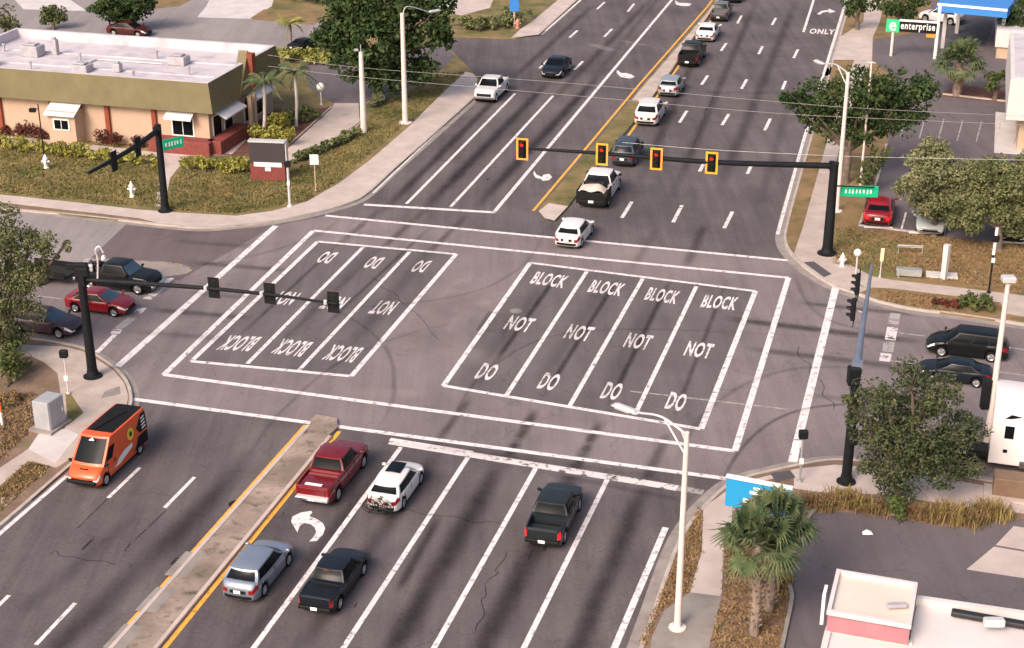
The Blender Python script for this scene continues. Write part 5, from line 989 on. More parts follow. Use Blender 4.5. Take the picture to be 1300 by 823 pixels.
def vehicle(ty, label, cat, paintm, bbox, head, name, z=0.0, rim_m='rim', tail='tail_red', head_m='headlamp', glass='glass_dark', roof_m=None, dark_trim=False, over=None, group=None, hood_m=None):
    T = dict(TYPES[ty]); T.update(over or {}); L, Wd, H = T['L'], T['W'], T['H']; xa, xb, xc, xd = T['gh']; belt = T['belt']; Rw = T['R']; hw = Wd/2
    loc, a = place(bbox, T, head, z)
    fs_ = max(.84, min(1.06, ((bbox[2]-bbox[0])/(a[2]-a[0])+(bbox[3]-bbox[1])/(a[3]-a[1]))/2))
    T2_ = dict(T); T2_.update(L=L*fs_, W=Wd*fs_, H=H*fs_, gh=tuple(g*fs_ for g in T['gh'])); loc, a = place(bbox, T2_, head, z)
    print('%-34s want %dx%d got %dx%d' % (label[:34], bbox[2]-bbox[0], bbox[3]-bbox[1], a[2]-a[0], a[3]-a[1]))
    root = thing(name, label, cat, loc, head, group); root.scale = (fs_, fs_, fs_); sh = T['sh']; zlow = .24 if ty in ('sedan', 'suv', 'minivan') else .34
    if ty == 'van': zlow = .30
    Ra = Rw+.07; k = .16 if ty in ('sedan', 'suv', 'minivan') else .09
    xs = [-L/2, -L/2+.04, -L/2+.14]; x = -L/2+.3
    while x < L/2-.3: xs.append(x); x += .2
    xs += [L/2-.14, L/2-.04, L/2]
    for w_ in T['wx']:
        for q in (-1, -.96, -.8, -.5, 0, .5, .8, .96, 1): xs.append(w_+q*Ra)
        xs += [w_-Ra*1.001, w_+Ra*1.001]
    bed = T.get('bed')
    if bed: xs += [bed[0], bed[0]+.001, bed[1]-.001, bed[1]]
    xs = sorted(set(round(v, 4) for v in xs)); xs = [v for v in xs if -L/2 <= v <= L/2]
    soft = ty in ('sedan', 'suv', 'minivan'); BF, BR = (.26, .16) if soft else ((.20, .02) if ty == 'van' else (.13, .04))
    def defo(p):
        x, y, zz = p; e = min(1, max(0, (abs(x)-(L/2-.8))/.8)); y_ = min(1, abs(y)/hw)
        if x > 0: x -= BF*y_**2.4*e+max(0, zz-.55)*(.16 if soft else .08)*e
        else: x += BR*y_**2.4*e+max(0, zz-.6)*(.10 if soft else .0)*e
        return (x, y, zz)
    def dbuild(mb, *a_, **k_):
        mb.v = [defo(v) for v in mb.v]; return mb.build(*a_, **k_)
    def section(x):
        e = min(1, abs(x)/(L/2)); w = hw*(1-k*e**7); zs = lerp_tab(sh, x); zb = zlow
        end = max(0, (e-.95)/.05)**2 if e > .95 else 0
        for w_ in T['wx']:
            if abs(x-w_) <= Ra*1.0005: zb = max(zlow, Rw+math.sqrt(max(0, Ra**2-(x-w_)**2)))
        zs_ = zs-.07*end; zb_ = zb+.08*end; w -= .05*end
        h_ = zs_-zb_
        inb = bed and bed[0]+.0005 <= x <= bed[1]-.0005
        fl = .78
        top = [(w*.90, zs_), (w*.86, zs_), (w*.86, fl), (0, fl)] if inb else [(w*.90, zs_+.008), (w*.78, zs_+.028), (w*.5, zs_+.048), (0, zs_+.058)]
        return [(0, zb_), (w*.86, zb_), (w*.975, zb_+.05), (w, zb_+h_*.45), (w*.985, zs_-min(.16, h_*.4)), (w*.955, zs_-.035)]+top
    def surf(x, q, off=.012):
        sc = section(x); i = min(len(sc)-2, int(q)); f_ = q-i; y = sc[i][0]+(sc[i+1][0]-sc[i][0])*f_; zz = sc[i][1]+(sc[i+1][1]-sc[i][1])*f_
        return y+off, zz
    def lamp(nm, x_end, ln, q0, q1, inner, s_, m_):
        """lamp cover that follows the corner of the body"""
        sg = 1 if x_end > 0 else -1; mb = MB()
        def side(u, v):
            x = x_end-sg*ln*u; y, zz = surf(x, q0+(q1-q0)*v); return (x+sg*.012*(1-u), s_*y, zz+.004)
        mb.grid(side, 4, 4, flip=(s_*sg > 0))
        y0, z0_ = surf(x_end, q0); y1, z1_ = surf(x_end, q1)
        def face(u, v):
            y = (y0+(y1-y0)*v)*(1-u)+inner*hw*u; return (x_end+sg*.014, s_*y, z0_+(z1_-z0_)*v)
        mb.grid(face, 4, 3, flip=(s_*sg < 0))
        return dbuild(mb, nm, m_, root, smooth=40)
    secs = [section(x) for x in xs]
    n = len(secs[0]); mb = MB(); vs = []
    for x, sc in zip(xs, secs):
        vs += [(x, y, zz) for y, zz in sc]+[(x, -y, zz) for y, zz in sc[-2:0:-1]]
    m = 2*n-2; fs = [(i*m+j, i*m+(j+1) % m, (i+1)*m+(j+1) % m, (i+1)*m+j) for i in range(len(xs)-1) for j in range(m)]
    fs += [tuple(range(m-1, -1, -1)), tuple((len(xs)-1)*m+j for j in range(m))]
    fs = [f[::-1] for f in fs]
    mb.add([defo(v) for v in vs], fs)
    # greenhouse
    wb_, wt_ = hw*.93, hw*(.86 if ty == 'van' else .72); z0, z1 = belt-.04, H-(.085 if soft else .055)
    if ty == 'van': wb_ = hw*.965
    fast = {'sedan': .07, 'suv': .09, 'minivan': .06}.get(ty, .0 if ty == 'van' else .03); bw = .24 if soft else .14
    def ztop(x):
        q = (xb-x)/max(.1, xb-xc); q = max(0, min(1.15, q)); return z1-fast*q**2.2-.015*(1-q)**2
    def gp(side, u, t, off=0):
        tt = t+.10*math.sin(math.pi*t)*(0 if ty == 'van' else 1); xf = xa+(xb-xa)*tt; xr = xd+(xc-xd)*tt; w = wb_+(wt_-wb_)*(t**1.3); bow = bw*(1-t*.35)
        if side == 'F': x, y = xf-bow*abs(2*u-1)**2.4+off*.8, w*(2*u-1); zu = off*.6
        elif side == 'B': x, y = xr+bow*.7*abs(2*u-1)**2.4-off*.9, w*(1-2*u); zu = off*.4
        else:
            s_ = 1 if side == 'L' else -1; x0 = xf-bow; x1 = xr+bow*.7; x = x0+(x1-x0)*u
            y = s_*(w+off+.035*math.sin(math.pi*u)); zu = off*.3
        xe = x if t > .5 else xf if side == 'F' else x
        return (x, y, z0+(ztop(x)-z0)*t+zu)
    mb.grid(lambda u, t: gp('F', u, t), 8, 5); mb.grid(lambda u, t: gp('B', u, t), 8, 5); mb.grid(lambda u, t: gp('L', u, t), 8, 5); mb.grid(lambda u, t: gp('R', u, t), 8, 5, flip=True)
    dome = .085 if soft else .055
    def roofp(u, v):
        f = gp('F', u, 1); b = gp('B', 1-u, 1); sd_ = gp('L', v, 1)[1]; x = f[0]+(b[0]-f[0])*v; y = sd_*(2*u-1)
        c_ = (1-abs(2*u-1)**3)*(1-abs(2*v-1)**5)
        return (x, y, ztop(x)+dome*max(0, c_)**.7)
    mb.grid(roofp, 10, 12, flip=True)
    body = mb.build('body', paintm, root, smooth=38)
    if roof_m:
        mb = MB(); mb.grid(lambda u, v: tuple(Vector(roofp(.05+.9*u, .04+(.92 if ty != 'van' else .88)*v*1.0+(.08 if ty == 'van' else 0)))+Vector((0, 0, .008))), 8, 10, flip=True); mb.build('roof_panel', roof_m, root, smooth=50)
    # glass
    for s_ in ('LR' if ty != 'van' else ''):
        mb = MB(); mb.grid(lambda u, t: gp(s_, .045+(.90 if soft else .91)*u, .13+.77*t, .006), 8, 4, flip=s_ == 'R'); mb.build('window_trim', 'trim_black', root, smooth=50)
    def pane(nm, side, u0, u1, t0, t1, nu=6, flip=False, skew=0, m_='glass_dark'):
        mb = MB(); mb.grid(lambda u, t: gp(side, u0+(u1-u0)*u+skew*(t*(1-u)), t0+(t1-t0)*t, .014), nu, 4, flip=flip)
        return mb.build(nm, m_, root, smooth=50)
    pane('windshield', 'F', .06, .94, .10, .93, 8, m_=glass)
    if ty == 'van':
        pane('rear_window', 'B', .10, .90, .30, .85)
        for s_ in 'LR': pane('side_window', s_, .03, .17, .12, .62, flip=s_ == 'R', skew=.0)
    else:
        pane('rear_window', 'B', *((.05, .95, .14, .93) if not soft else (.08, .92, .22, .88)))
        cuts = [(.05, .45), (.48, .90)] if ty in ('pickup', 'minitruck') else ([(.07, .40), (.43, .72), (.75, .93)] if ty in ('suv', 'minivan') else [(.08, .42), (.45, .74), (.77, .88)])
        for s_ in 'LR':
            for c_ in cuts: pane('side_window', s_, c_[0], c_[1], .17, .88, flip=s_ == 'R')
    # wheels
    for w_ in T['wx']:
        for s_ in (-1, 1):
            M = Matrix.Translation((w_, s_*(hw-.13), Rw)) @ Matrix.Rotation(-s_*math.pi/2, 4, 'X')
            mb = MB(); mb.lathe([(Rw*.20, .075), (Rw*.22, .095), (Rw*.25, .07), (Rw*.52, .055), (Rw*.60, .085), (Rw*.66, .09), (Rw*.68, .05)], 20, M=M)
            for i in range(5):
                A = M @ Matrix.Rotation(i*2*math.pi/5, 4, 'Z'); mb.box((Rw*.4, 0, .075), (Rw*.5, .06, .035), M=A)
            wh = mb.build('wheel', rim_m, root, smooth=40); mb = MB()
            mb.lathe([(Rw*.64, -.11), (Rw*.92, -.115), (Rw, -.08), (Rw, .08), (Rw*.94, .11), (Rw*.66, .10), (Rw*.66, .04)], 24, M=M); mb.build('tyre', 'tyre', wh, smooth=40)
    mb = MB(); mb.box((0, 0, .45), (L*.93, Wd-.62, .42)); mb.box((0, 0, .3), ((T['wx'][1]-T['wx'][0])-2*Ra-.1, Wd*.86, .2)); mb.build('underbody', 'underbody', root)
    # front
    zf = lerp_tab(sh, L/2-.12); pk = ty in ('pickup', 'minitruck', 'van')
    for s_ in (-1, 1):
        if soft: lamp('headlight', L/2, .42, 3.95, 5.1, .52, s_, head_m); lamp('taillight', -L/2, .34, *((3.75, 5.0) if ty == 'sedan' else (3.45, 5.0)), .58, s_, tail)
        else: lamp('headlight', L/2, .26, 3.7, 4.95, .66, s_, head_m); lamp('taillight', -L/2, .16, *((3.0, 4.9) if ty != 'van' else (3.0, 5.0)), .80, s_, tail)
        mb = MB(); mb.box((xa-.25, s_*(hw+.10), belt+.08), (.14, .2, .15), ch=.035); mb.box((xa-.22, s_*(hw-.02), belt+.0), (.06, .16, .05)); mb.build('mirror', paintm if not dark_trim else 'trim_black', root)
    mb = MB(); gw, gh_, gz = Wd*(.26 if not pk else .33), (.13 if not pk else .32), zf-(.26 if not pk else .36); mb.grid(lambda u, v: (L/2+.014, gw*(2*u-1), gz-gh_/2+gh_*v), 8, 3); mb.grid(lambda u, v: (L/2+.014, Wd*.34*(2*u-1), .36+.15*v), 8, 1); dbuild(mb, 'grille', 'trim_black', root)
    if not pk: mb = MB(); mb.grid(lambda u, v: (-L/2-.012, Wd*.36*(2*u-1), .34+.16*v), 8, 1, flip=True); mb.grid(lambda u, v: (-L/2-.012, Wd*.2*(2*u-1), .62+.16*v), 6, 1, flip=True); dbuild(mb, 'rear_bumper', 'trim_black', root)
    elif ty != 'van': mb = MB(); mb.box((-L/2-.03, 0, .58), (.22, Wd*.88, .2), ch=.04); mb.build('rear_bumper', 'chrome' if not dark_trim else 'trim_black', root)
    if pk: mb = MB(); mb.box((L/2+.02, 0, .55), (.18, Wd*.86, .22), ch=.05); mb.build('front_bumper', 'trim_black' if (dark_trim or ty == 'van') else 'chrome', root)
    mb = MB(); mb.box((-L/2-(.02 if not (pk and ty != 'van') else .15), 0, .62 if pk else .70), (.03, .34, .17), ch=.01); mb.build('licence_plate', 'plate_white', root)
    if bed and ty in ('pickup', 'minitruck'):
        mb = MB(); mb.box(((bed[0]+bed[1])/2, 0, .80), (bed[1]-bed[0]-.03, Wd*.80, .03)); mb.build('bed_liner', 'trim_black', root)
        mb = MB(); mb.box((-L/2+.012, 0, .98), (.03, Wd*.68, .34), ch=.01); mb.build('tailgate', paintm, root)
    # door seams and handles
    for s_ in (-1, 1):
        for x in ((xa-.35, (xa+xd)/2+.2, xd+.55) if ty != 'van' else (1.75, .9, -1.0)): mb = MB(); mb.box((x, s_*(hw*.992), (zlow+belt)/2+.12), (.018, .02, belt-zlow-.32)); mb.build('door_seam', 'trim_black', root)
        for x in (((xa+xd)/2+.38, xd+.75) if ty != 'van' else (1.05,)): mb = MB(); mb.box((x, s_*(hw*1.0), belt-.14), (.18, .035, .035), ch=.008); mb.build('door_handle', paintm if not dark_trim else 'trim_black', root)
    return root, T
HN, HS = R(75.0), R(75.0)+math.pi; HE_, HW = R(-16.5), R(-16.5)+math.pi
HN2 = R(74.0)
w = paint('white', (.70, .67, .68)); blk = paint('black', (.006, .0065, .008)); red = paint('red', (.15, .004, .010), .25); org = paint('orange', (.72, .095, .02), .35, coat=.3); sil = paint('silver', (.27, .31, .39), .3, .5); dgr = paint('dark_grey', (.016, .021, .025)); nvy = paint('navy', (.008, .011, .018)); prp = paint('plum', (.055, .035, .05)); redc = paint('crimson', (.24, .007, .014)); wrm = paint('pearl', (.66, .62, .60)); dkb = paint('slate', (.06, .075, .10), .3, .4)
def V(*a, **k): return vehicle(*a, **k)
van, T = V('van', 'orange high-roof van with black roof panel heading towards the camera', 'van', org, (84, 514, 189, 621), HS-.02, 'van', roof_m='trim_black', dark_trim=True)
mb = MB()                                            # van graphics, slightly proud of the panels
def side_patch(pts, mname, s_, nm, th=.012, y0=None):
    mb = MB(); hw = T['W']/2; vs = []
    for x, z in pts:
        t_ = max(0, (z-1.22)/1.325); u_ = (2.1-x)/4.95; y = (hw*.992 if z < 1.22 else hw*(.965-.105*t_**1.3)+.035*math.sin(math.pi*u_)+.012)+th
        vs.append((x, s_*y, z))
    mb.add(vs, [tuple(range(len(pts)))]); return mb.build(nm, mname, van)
for s_ in (-1, 1):
    side_patch([(-2.8, 1.35), (-1.9, 1.35), (-1.6, 1.75), (-2.3, 2.35), (-2.8, 2.35)], 'trim_black', s_, 'rear_graphic')
    side_patch([(-2.75, .5), (-1.2, .5), (-1.35, .75), (-1.7, 1.2), (-2.75, 1.2)], 'trim_black', s_, 'rear_graphic', .006)
    side_patch([(-.9+.36*math.cos(i*math.pi/8), 1.78+.36*math.sin(i*math.pi/8)) for i in range(16)], mat('decal_yellow', (.85, .62, .04), .5).name, s_, 'yellow_disc', .02)
    side_patch([(-.9+.16*math.cos(i*math.pi/8), 1.78+.16*math.sin(i*math.pi/8)) for i in range(16)], 'rim_dark', s_, 'disc_centre', .035)
    side_patch([(-1.0, .95), (.4, .62), (1.1, .62), (.5, 1.0), (-.1, 1.18), (-1.0, 1.2)], 'sign_white', s_, 'white_graphic', .008)
    for k in range(4): side_patch([(-2.65+k*.02, 1.5+k*.2), (-2.2, 1.45+k*.2), (-2.15, 1.55+k*.2), (-2.6, 1.6+k*.2)], 'sign_white', s_, 'lettering', .03)
mb = MB(); mb.add([(1.24, -.16, 2.555), (1.24, .16, 2.555), (.88, 0, 2.565)], [(0, 2, 1)]); 
mb = MB(); mb.add([(1.50, -.18, 2.40), (1.50, .18, 2.40), (1.36, 0, 2.53)], [(0, 1, 2)]); mb.build('white_triangle', 'sign_white', van)
mb = MB(); mb.box((2.55, .0, 1.155), (.1, .5, .02)); mb.build('hood_vent', 'trim_black', van)
mb = MB(); mb.box((0.3, 0, 2.6), (.05, 1.5, .06)); mb.box((-1.3, 0, 2.6), (.05, 1.5, .06)); mb.tube([(-1.9, .3, 2.62), (.6, -.3, 2.62)], .05, 6); mb.build('roof_rack', 'trim_black', van)
rp, T2 = V('pickup', 'dark red pickup waiting beside the concrete median', 'pickup truck', red, (375, 559, 470, 647), HN2, 'pickup_truck', over=dict(H=1.92)); mb = MB(); mb.box((-2.60, 0, 1.262), (.22, .9, .02)); mb.build('tailgate_label', 'plate_white', rp)
mb = MB(); mb.box((-1.98, 0, .98), (1.5, 1.7, .3)); mb.build('bed_cover', red, rp)
ws, _ = V('suv', 'white SUV with bicycles on a rear rack, beside the red pickup', 'SUV', w, (462, 583, 543, 652), HN2, 'suv', tail='tail_red', over=dict(H=1.6))
mb = MB(); mb.grid(lambda u, v: (-.55+1.15*v, -.42+.84*u, 1.612+.03*(1-(2*u-1)**2)), 4, 4, flip=True); mb.build('sunroof', 'glass_dark', ws)
mb = MB(); mb.tube([(-2.25, 0, .4), (-2.75, 0, .42), (-2.8, 0, 1.0)], .04, 6); mb.tube([(-2.62, -.5, .42), (-2.62, .5, .42)], .03, 6); mb.tube([(-2.9, -.5, .42), (-2.9, .5, .42)], .03, 6); mb.build('bicycle_rack', 'trim_black', ws)
def bicycle(root, x, zz, lab, frame):
    Mw = root.matrix_world.copy(); Mw = Matrix.Translation(root.location) @ Matrix.Rotation(root.rotation_euler.z, 4, 'Z')
    loc = Mw @ (Vector((x, 0, zz))*root.scale.x); t = thing('bicycle', lab, 'bicycle', loc, root.rotation_euler.z+math.pi/2); t.scale = root.scale
    for sx in (-.5, .5):
        mb = MB(); mb.tube([(sx+.31*math.cos(a), 0, .31+.31*math.sin(a)) for a in np.linspace(0, 2*math.pi, 17)], .02, 5, cap=False)
        for k in range(6): a = k*math.pi/6; mb.tube([(sx-.3*math.cos(a), 0, .31-.3*math.sin(a)), (sx+.3*math.cos(a), 0, .31+.3*math.sin(a))], .004, 3)
        mb.build('wheel', 'tyre', t)
    mb = MB()
    for a, b in (((-.5, .31), (-.15, .75)), ((-.5, .31), (-.08, .31)), ((-.08, .31), (-.17, .82)), ((-.08, .31), (.38, .68)), ((-.15, .75), (.36, .78)), ((.34, .85), (.5, .31))): mb.tube([(a[0], 0, a[1]), (b[0], 0, b[1])], .018, 6)
    mb.build('frame', frame, t); mb = MB(); mb.tube([(.34, -.25, .88), (.34, .25, .88)], .015, 6); mb.build('handlebar', 'trim_black', t); mb = MB(); mb.box((-.18, 0, .86), (.24, .12, .05), ch=.015); mb.build('saddle', 'trim_black', t)
bicycle(ws, -2.66, .44, 'red-framed bicycle on the white SUV rack, inner of the two', redc); bicycle(ws, -2.9, .46, 'dark-framed bicycle on the white SUV rack, outer of the two', nvy)
V('pickup', 'dark pickup with lit tail lamps driving alone in the middle lane', 'pickup truck', dgr, (666, 613, 740, 700), HN, 'pickup_truck', tail='tail_lit', over=dict(L=5.3, W=1.95, H=1.82, sh=[(-2.65, 1.2), (-1.2, 1.22), (.9, 1.24), (1.5, 1.2), (2.3, 1.12), (2.5, 1.0), (2.65, .86)], gh=(1.35, .7, -.9, -1.15), bed=(-2.55, -1.28), wx=(-1.65, 1.65)), dark_trim=True)
V('suv', 'silver-blue hatchback SUV waiting behind the red pickup', 'SUV', sil, (279, 680, 377, 768), HN2-.01, 'suv', over=dict(L=4.75, H=1.66))
cv, _ = V('minitruck', 'black sport pickup with covered bed behind the white SUV', 'pickup truck', nvy, (377, 694, 472, 783), HN2, 'pickup_truck', dark_trim=True, over=dict(H=1.72)); mb = MB(); mb.box((-1.9, 0, .98), (1.2, 1.55, .3)); mb.build('bed_cover', blk, cv); mb = MB(); mb.box((-1.0, 0, 1.71), (.05, .26, .04)); mb.build('brake_lamp', 'tail_red', cv)
V('suv', 'white hatchback crossing the far crosswalk away from the camera', 'car', w, (703, 273, 755, 318), HN-.04, 'car', over=dict(L=4.3, H=1.52, W=1.8, sh=[(-2.15, .86), (-2.0, 1.0), (-1.4, 1.02), (.9, .96), (1.5, .88), (1.95, .76), (2.15, .6)], belt=.98, gh=(1.1, .35, -1.5, -1.98), wx=(-1.3, 1.3), R=.33))
lp, _ = V('pickup', 'white pickup carrying dark bags and a pale tarp in its bed', 'pickup truck', w, (732, 211, 790, 266), HN, 'pickup_truck', dark_trim=True, tail='tail_red', over=dict(L=5.5))
for y_ in (-.985, .985): mb = MB(); mb.box((-1.95, y_, .86), (1.5, .09, .85), ch=.02); mb.build('bed_panel', 'trim_black', lp)
mb = MB(); mb.box((-2.76, 0, .82), (.12, 1.96, .8), ch=.02); mb.build('bed_panel', 'trim_black', lp)
t = thing('cargo_tarp', 'crumpled pale tarp over dark bags in the white pickup bed', 'tarp', Matrix.Rotation(HN, 4, 'Z') @ (Vector((-1.95, 0, 1.0))*lp.scale.x)+lp.location, HN); t.scale = lp.scale
mb = MB(); mb.grid(lambda u, v: (-.85+1.7*v, -.85+1.7*u, .12+.5*math.sin(math.pi*min(1, v*.9+.15))*math.sin(math.pi*(u*.8+.1))+.10*math.sin(u*9+v*6)*math.cos(v*8)), 10, 10, flip=True); mb.build('tarp', mat('tarp', (.52, .40, .36), .8, (.64, .52, .47), 3).name, t, smooth=40)
mb = MB(); mb.add([(.1, 0, .75), (.82, -.8, .66), (.82, .8, .66), (.8, 0, .85)], [(0, 1, 3), (0, 3, 2)]); mb.box((.5, 0, .35), (.8, 1.5, .6), ch=.1); mb.build('bag', 'trim_black', t)
mb = MB(); mb.box((-.45, -.95, .12), (1.0, .25, .3), ch=.06); mb.build('bag', 'underbody', t)
V('suv', 'dark boxy SUV just behind the hanging red signals', 'SUV', dkb, (775, 170, 818, 213), HN, 'suv', over=dict(H=1.85, L=4.7, gh=(1.0, .6, -1.95, -2.2), belt=1.15, sh=[(-2.35, 1.0), (-2.2, 1.18), (.9, 1.14), (1.9, 1.1), (2.2, 1.0), (2.35, .8)]), dark_trim=True)
V('suv', 'white SUV at the end of the grassy median', 'SUV', wrm, (803, 122, 848, 161), HN, 'suv', over=dict(H=1.75, L=4.8))
V('suv', 'silver hatchback in the queue in front of the white SUV', 'car', paint('silver2', (.40, .42, .45), .3, .5), (834, 93, 870, 124), HN, 'car', over=dict(H=1.6, L=4.4, gh=(1.1, .4, -1.6, -2.1), wx=(-1.3, 1.3)))
V('pickup', 'black pickup in the far queue behind the white sedan', 'pickup truck', blk, (859, 50, 897, 86), HN, 'pickup_truck', dark_trim=True)
V('sedan', 'white sedan in the far queue between two dark pickups', 'car', w, (883, 26, 914, 55), HN, 'car', tail='tail_red')
V('pickup', 'dark pickup with pale roof near the top of the far queue', 'pickup truck', paint('greypick', (.11, .11, .12)), (899, 2, 932, 26), HN, 'pickup_truck', dark_trim=True, over=dict(L=5.4))
V('suv', 'dark car cut off by the top edge at the head of the queue', 'car', nvy, (915, -22, 948, 4), HN, 'car')
V('pickup', 'white pickup coming towards the camera in the kerb lane', 'pickup truck', w, (602, 92, 646, 132), HS, 'pickup_truck', over=dict(L=5.4, H=1.9))
V('sedan', 'dark blue sedan coming towards the camera under the arrows', 'car', nvy, (686, 68, 727, 101), HS, 'car', glass='glass_dark')
bp, _ = V('pickup', 'black pickup heaped with gear turning from the left side road', 'pickup truck', blk, (98, 323, 206, 376), HE_, 'pickup_truck', glass='glass_blue', rim_m='rim')
t = thing('cargo_load', 'dark tools and boxes heaped in the black pickup bed', 'cargo', Matrix.Rotation(HE_, 4, 'Z') @ (Vector((-1.95, 0, .85))*bp.scale.x)+bp.location, HE_); t.scale = bp.scale
for i, (x, y, z, sx, sy, sz, m_) in enumerate([(.3, .2, .35, .7, .8, .6, 'trim_black'), (-.5, .1, .35, .5, 1.0, .7, 'hvac'), (-.1, -.5, .45, .8, .4, .5, 'metal_pale'), (.6, -.3, .3, .4, .5, .5, 'rim_dark'), (-.7, -.5, .3, .3, .5, .5, 'trim_black')]):
    mb = MB(); mb.box((x, y, z), (sx, sy, sz), rz=.2*i, ch=.06); mb.build('box', m_, t)
mb = MB(); mb.tube([(-.9, -.6, .5), (.8, .5, .9)], .04, 6); mb.tube([(-.6, .6, .6), (.7, -.6, .95)], .035, 6); mb.build('tool_handle', 'rim_dark', t)
# low trailer behind the black pickup
loc = Matrix.Rotation(HE_, 4, 'Z') @ Vector((-4.7, -.2, 0))+bp.location; t = thing('trailer', 'low dark flatbed trailer behind the red sedan and black pickup', 'trailer', loc, HE_)
mb = MB(); mb.box((0, 0, .55), (3.2, 1.8, .1)); mb.build('deck', 'underbody', t)
for s_ in (-1, 1): mb = MB(); mb.box((0, s_*.92, .75), (3.2, .05, .4)); mb.build('side_rail', 'trim_black', t); mb = MB(); mb.lathe([(.2, -.08), (.32, -.08), (.32, .08), (.2, .08)], 16, M=Matrix.Translation((-.2, s_*1.08, .32)) @ Matrix.Rotation(math.pi/2, 4, 'X')); mb.build('wheel', 'tyre', t)
mb = MB(); mb.tube([(1.6, 0, .5), (2.6, 0, .5)], .05, 6); mb.build('drawbar', 'trim_black', t)
V('sedan', 'crimson sedan waiting at the left side road behind the black mast', 'car', redc, (80, 360, 176, 403), HE_, 'car', glass='glass_blue', rim_m='rim', over=dict(L=4.55))
V('sedan', 'plum-coloured sedan half hidden by the left corner tree', 'car', prp, (8, 382, 107, 432), HE_, 'car', glass='glass_blue')
V('minivan', 'black minivan entering from the right side road', 'minivan', blk, (1173, 410, 1282, 460), HW, 'minivan', tail='tail_red', glass='glass_dark')
V('sedan', 'dark blue sedan in the near lane of the right side road', 'car', nvy, (1162, 449, 1260, 493), HW, 'car', glass='glass_dark')
V('sedan', 'red sedan parked on the right lot beside the green street sign', 'car', redc, (1094, 247, 1137, 290), HN, 'car', z=.128, tail='tail_lit', over=dict(L=4.6))
V('sedan', 'pale car parked half hidden under the pale tree', 'car', paint('grey_mid', (.32, .34, .35)), (1160, 255, 1203, 298), HS, 'car', z=.128)
V('sedan', 'dark car parked at the right edge under the bushy tree', 'car', blk, (1264, 268, 1306, 308), HS, 'car', z=.128)
V('suv', 'white SUV beside the blue canopy and black sign board', 'SUV', w, (1165, 5, 1225, 33), HW-.35, 'suv', z=.128)
V('sedan', 'dark maroon car parked behind the white roof under the round tree', 'car', paint('maroon', (.06, .012, .014)), (135, 24, 194, 48), HE_, 'car', z=.128)
V('sedan', 'black car parked beyond the hedge left of the dark oak', 'car', blk, (366, 46, 410, 68), HE_+1.2, 'car', z=.128)

# white sleeper-cab truck at the right edge
B = G(1300, 604, 0)
HT = HE_; tr_l = G(1247, 596, 0); fwd = Vector((math.cos(HT), math.sin(HT), 0)); lf = Vector((-fwd.y, fwd.x, 0))
root = thing('semi_truck', 'large white sleeper-cab truck cut by the right edge, behind the tree', 'truck', G(1252, 601, 0)+fwd*3.0+lf*1.25, HT)
wm = paint('truck_white', (.78, .72, .72), .35)
def sect(x, w_, z0, z1, r_=.25): return [(x, -w_, z0), (x, -w_, z1-r_), (x, -w_+r_*.3, z1-r_*.3), (x, -w_+r_, z1), (x, w_-r_, z1), (x, w_-r_*.3, z1-r_*.3), (x, w_, z1-r_), (x, w_, z0)]
def loftbox(secs): 
    mb = MB(); n = len(secs[0]); vs = [v for s_ in secs for v in s_]; fs = [(i*n+j, (i+1)*n+j, (i+1)*n+(j+1) % n, i*n+(j+1) % n) for i in range(len(secs)-1) for j in range(n)]
    mb.add(vs, fs+[tuple(range(n)), tuple(range(len(vs)-1, len(vs)-n-1, -1))]); return mb
loftbox([sect(3.6, .95, .6, 1.5), sect(3.4, 1.05, .55, 1.75), sect(2.0, 1.2, .55, 2.05), sect(1.9, 1.22, .55, 2.1)]).build('hood', wm, root, smooth=40)
loftbox([sect(1.9, 1.22, .6, 2.1), sect(1.2, 1.25, .6, 3.0), sect(.6, 1.25, .6, 3.4), sect(-.6, 1.25, .6, 3.95, .4), sect(-3.0, 1.25, .6, 4.0, .4)]).build('cab', wm, root, smooth=40)
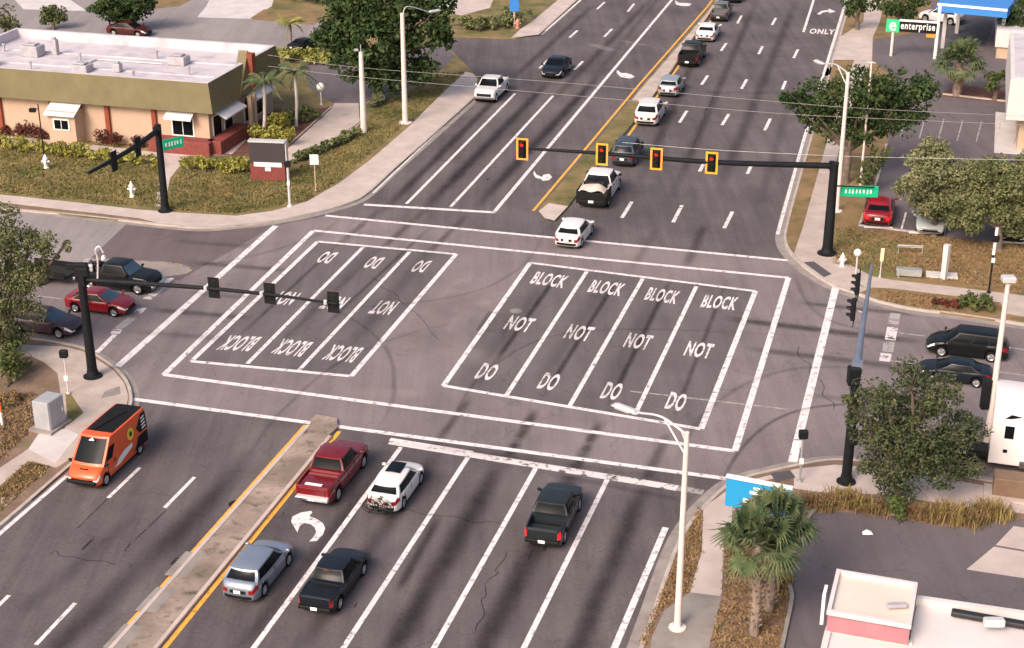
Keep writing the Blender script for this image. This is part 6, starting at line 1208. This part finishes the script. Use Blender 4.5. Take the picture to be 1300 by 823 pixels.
mb = MB(); mb.add([(1.93, -1.05, 2.15), (1.93, 1.05, 2.15), (1.26, .98, 3.0), (1.26, -.98, 3.0)], [(0, 1, 2, 3)]); mb.build('windshield', 'glass_dark', root)
for s_ in (-1, 1):
    for nm, pts in (('side_window', [(1.5, 2.0), (.5, 2.0), (.5, 2.75), (1.1, 2.75)]), ('sleeper_window', [(-2.0, 1.95), (-2.42, 1.95), (-2.42, 2.6), (-2.0, 2.6)]), ('vent_window', [(-1.7, 3.12), (-2.2, 2.98), (-2.5, 2.95), (-2.2, 3.2)]), ('fuel_cap', [(-2.2, 1.2), (-2.4, 1.2), (-2.4, 1.38), (-2.2, 1.38)])):
        mb = MB(); mb.add([(x, s_*1.262, z) for x, z in pts], [tuple(range(4)) if s_ < 0 else (3, 2, 1, 0)]); mb.build(nm, 'glass_dark', root)
    for x in (2.6, -4.0, -5.2):
        M = Matrix.Translation((x, s_*1.05, .5)) @ Matrix.Rotation(-s_*math.pi/2, 4, 'X'); mb = MB(); mb.lathe([(.1, .1), (.28, .06), (.3, .1)], 16, M=M); wh = mb.build('wheel', 'rim', root); mb = MB(); mb.lathe([(.3, -.14), (.48, -.14), (.5, -.1), (.5, .1), (.48, .13), (.3, .12)], 20, M=M); mb.build('tyre', 'tyre', wh)
    mb = MB(); mb.tube([(.6, s_*1.1, .75), (-1.6, s_*1.1, .75)], .3, 12); mb.build('fuel_tank', 'chrome', root)
    mb = MB(); mb.box((1.6, s_*1.5, 2.4), (.15, .25, .6), ch=.04); mb.tube([(1.6, s_*1.2, 2.4), (1.6, s_*1.45, 2.4)], .03, 6); mb.build('mirror', 'metal_pale', root); mb = MB(); mb.box((3.45, s_*.8, 1.05), (.35, .3, .3), ch=.06); mb.build('headlight', 'headlamp', root)
mb = MB(); mb.box((-1.1, 0, .6), (9.2, 1.0, .3)); mb.build('chassis', 'underbody', root); mb = MB(); mb.box((3.65, 0, .6), (.25, 2.1, .4), ch=.06); mb.build('bumper', 'chrome', root)
print('objects', len(bpy.data.objects))
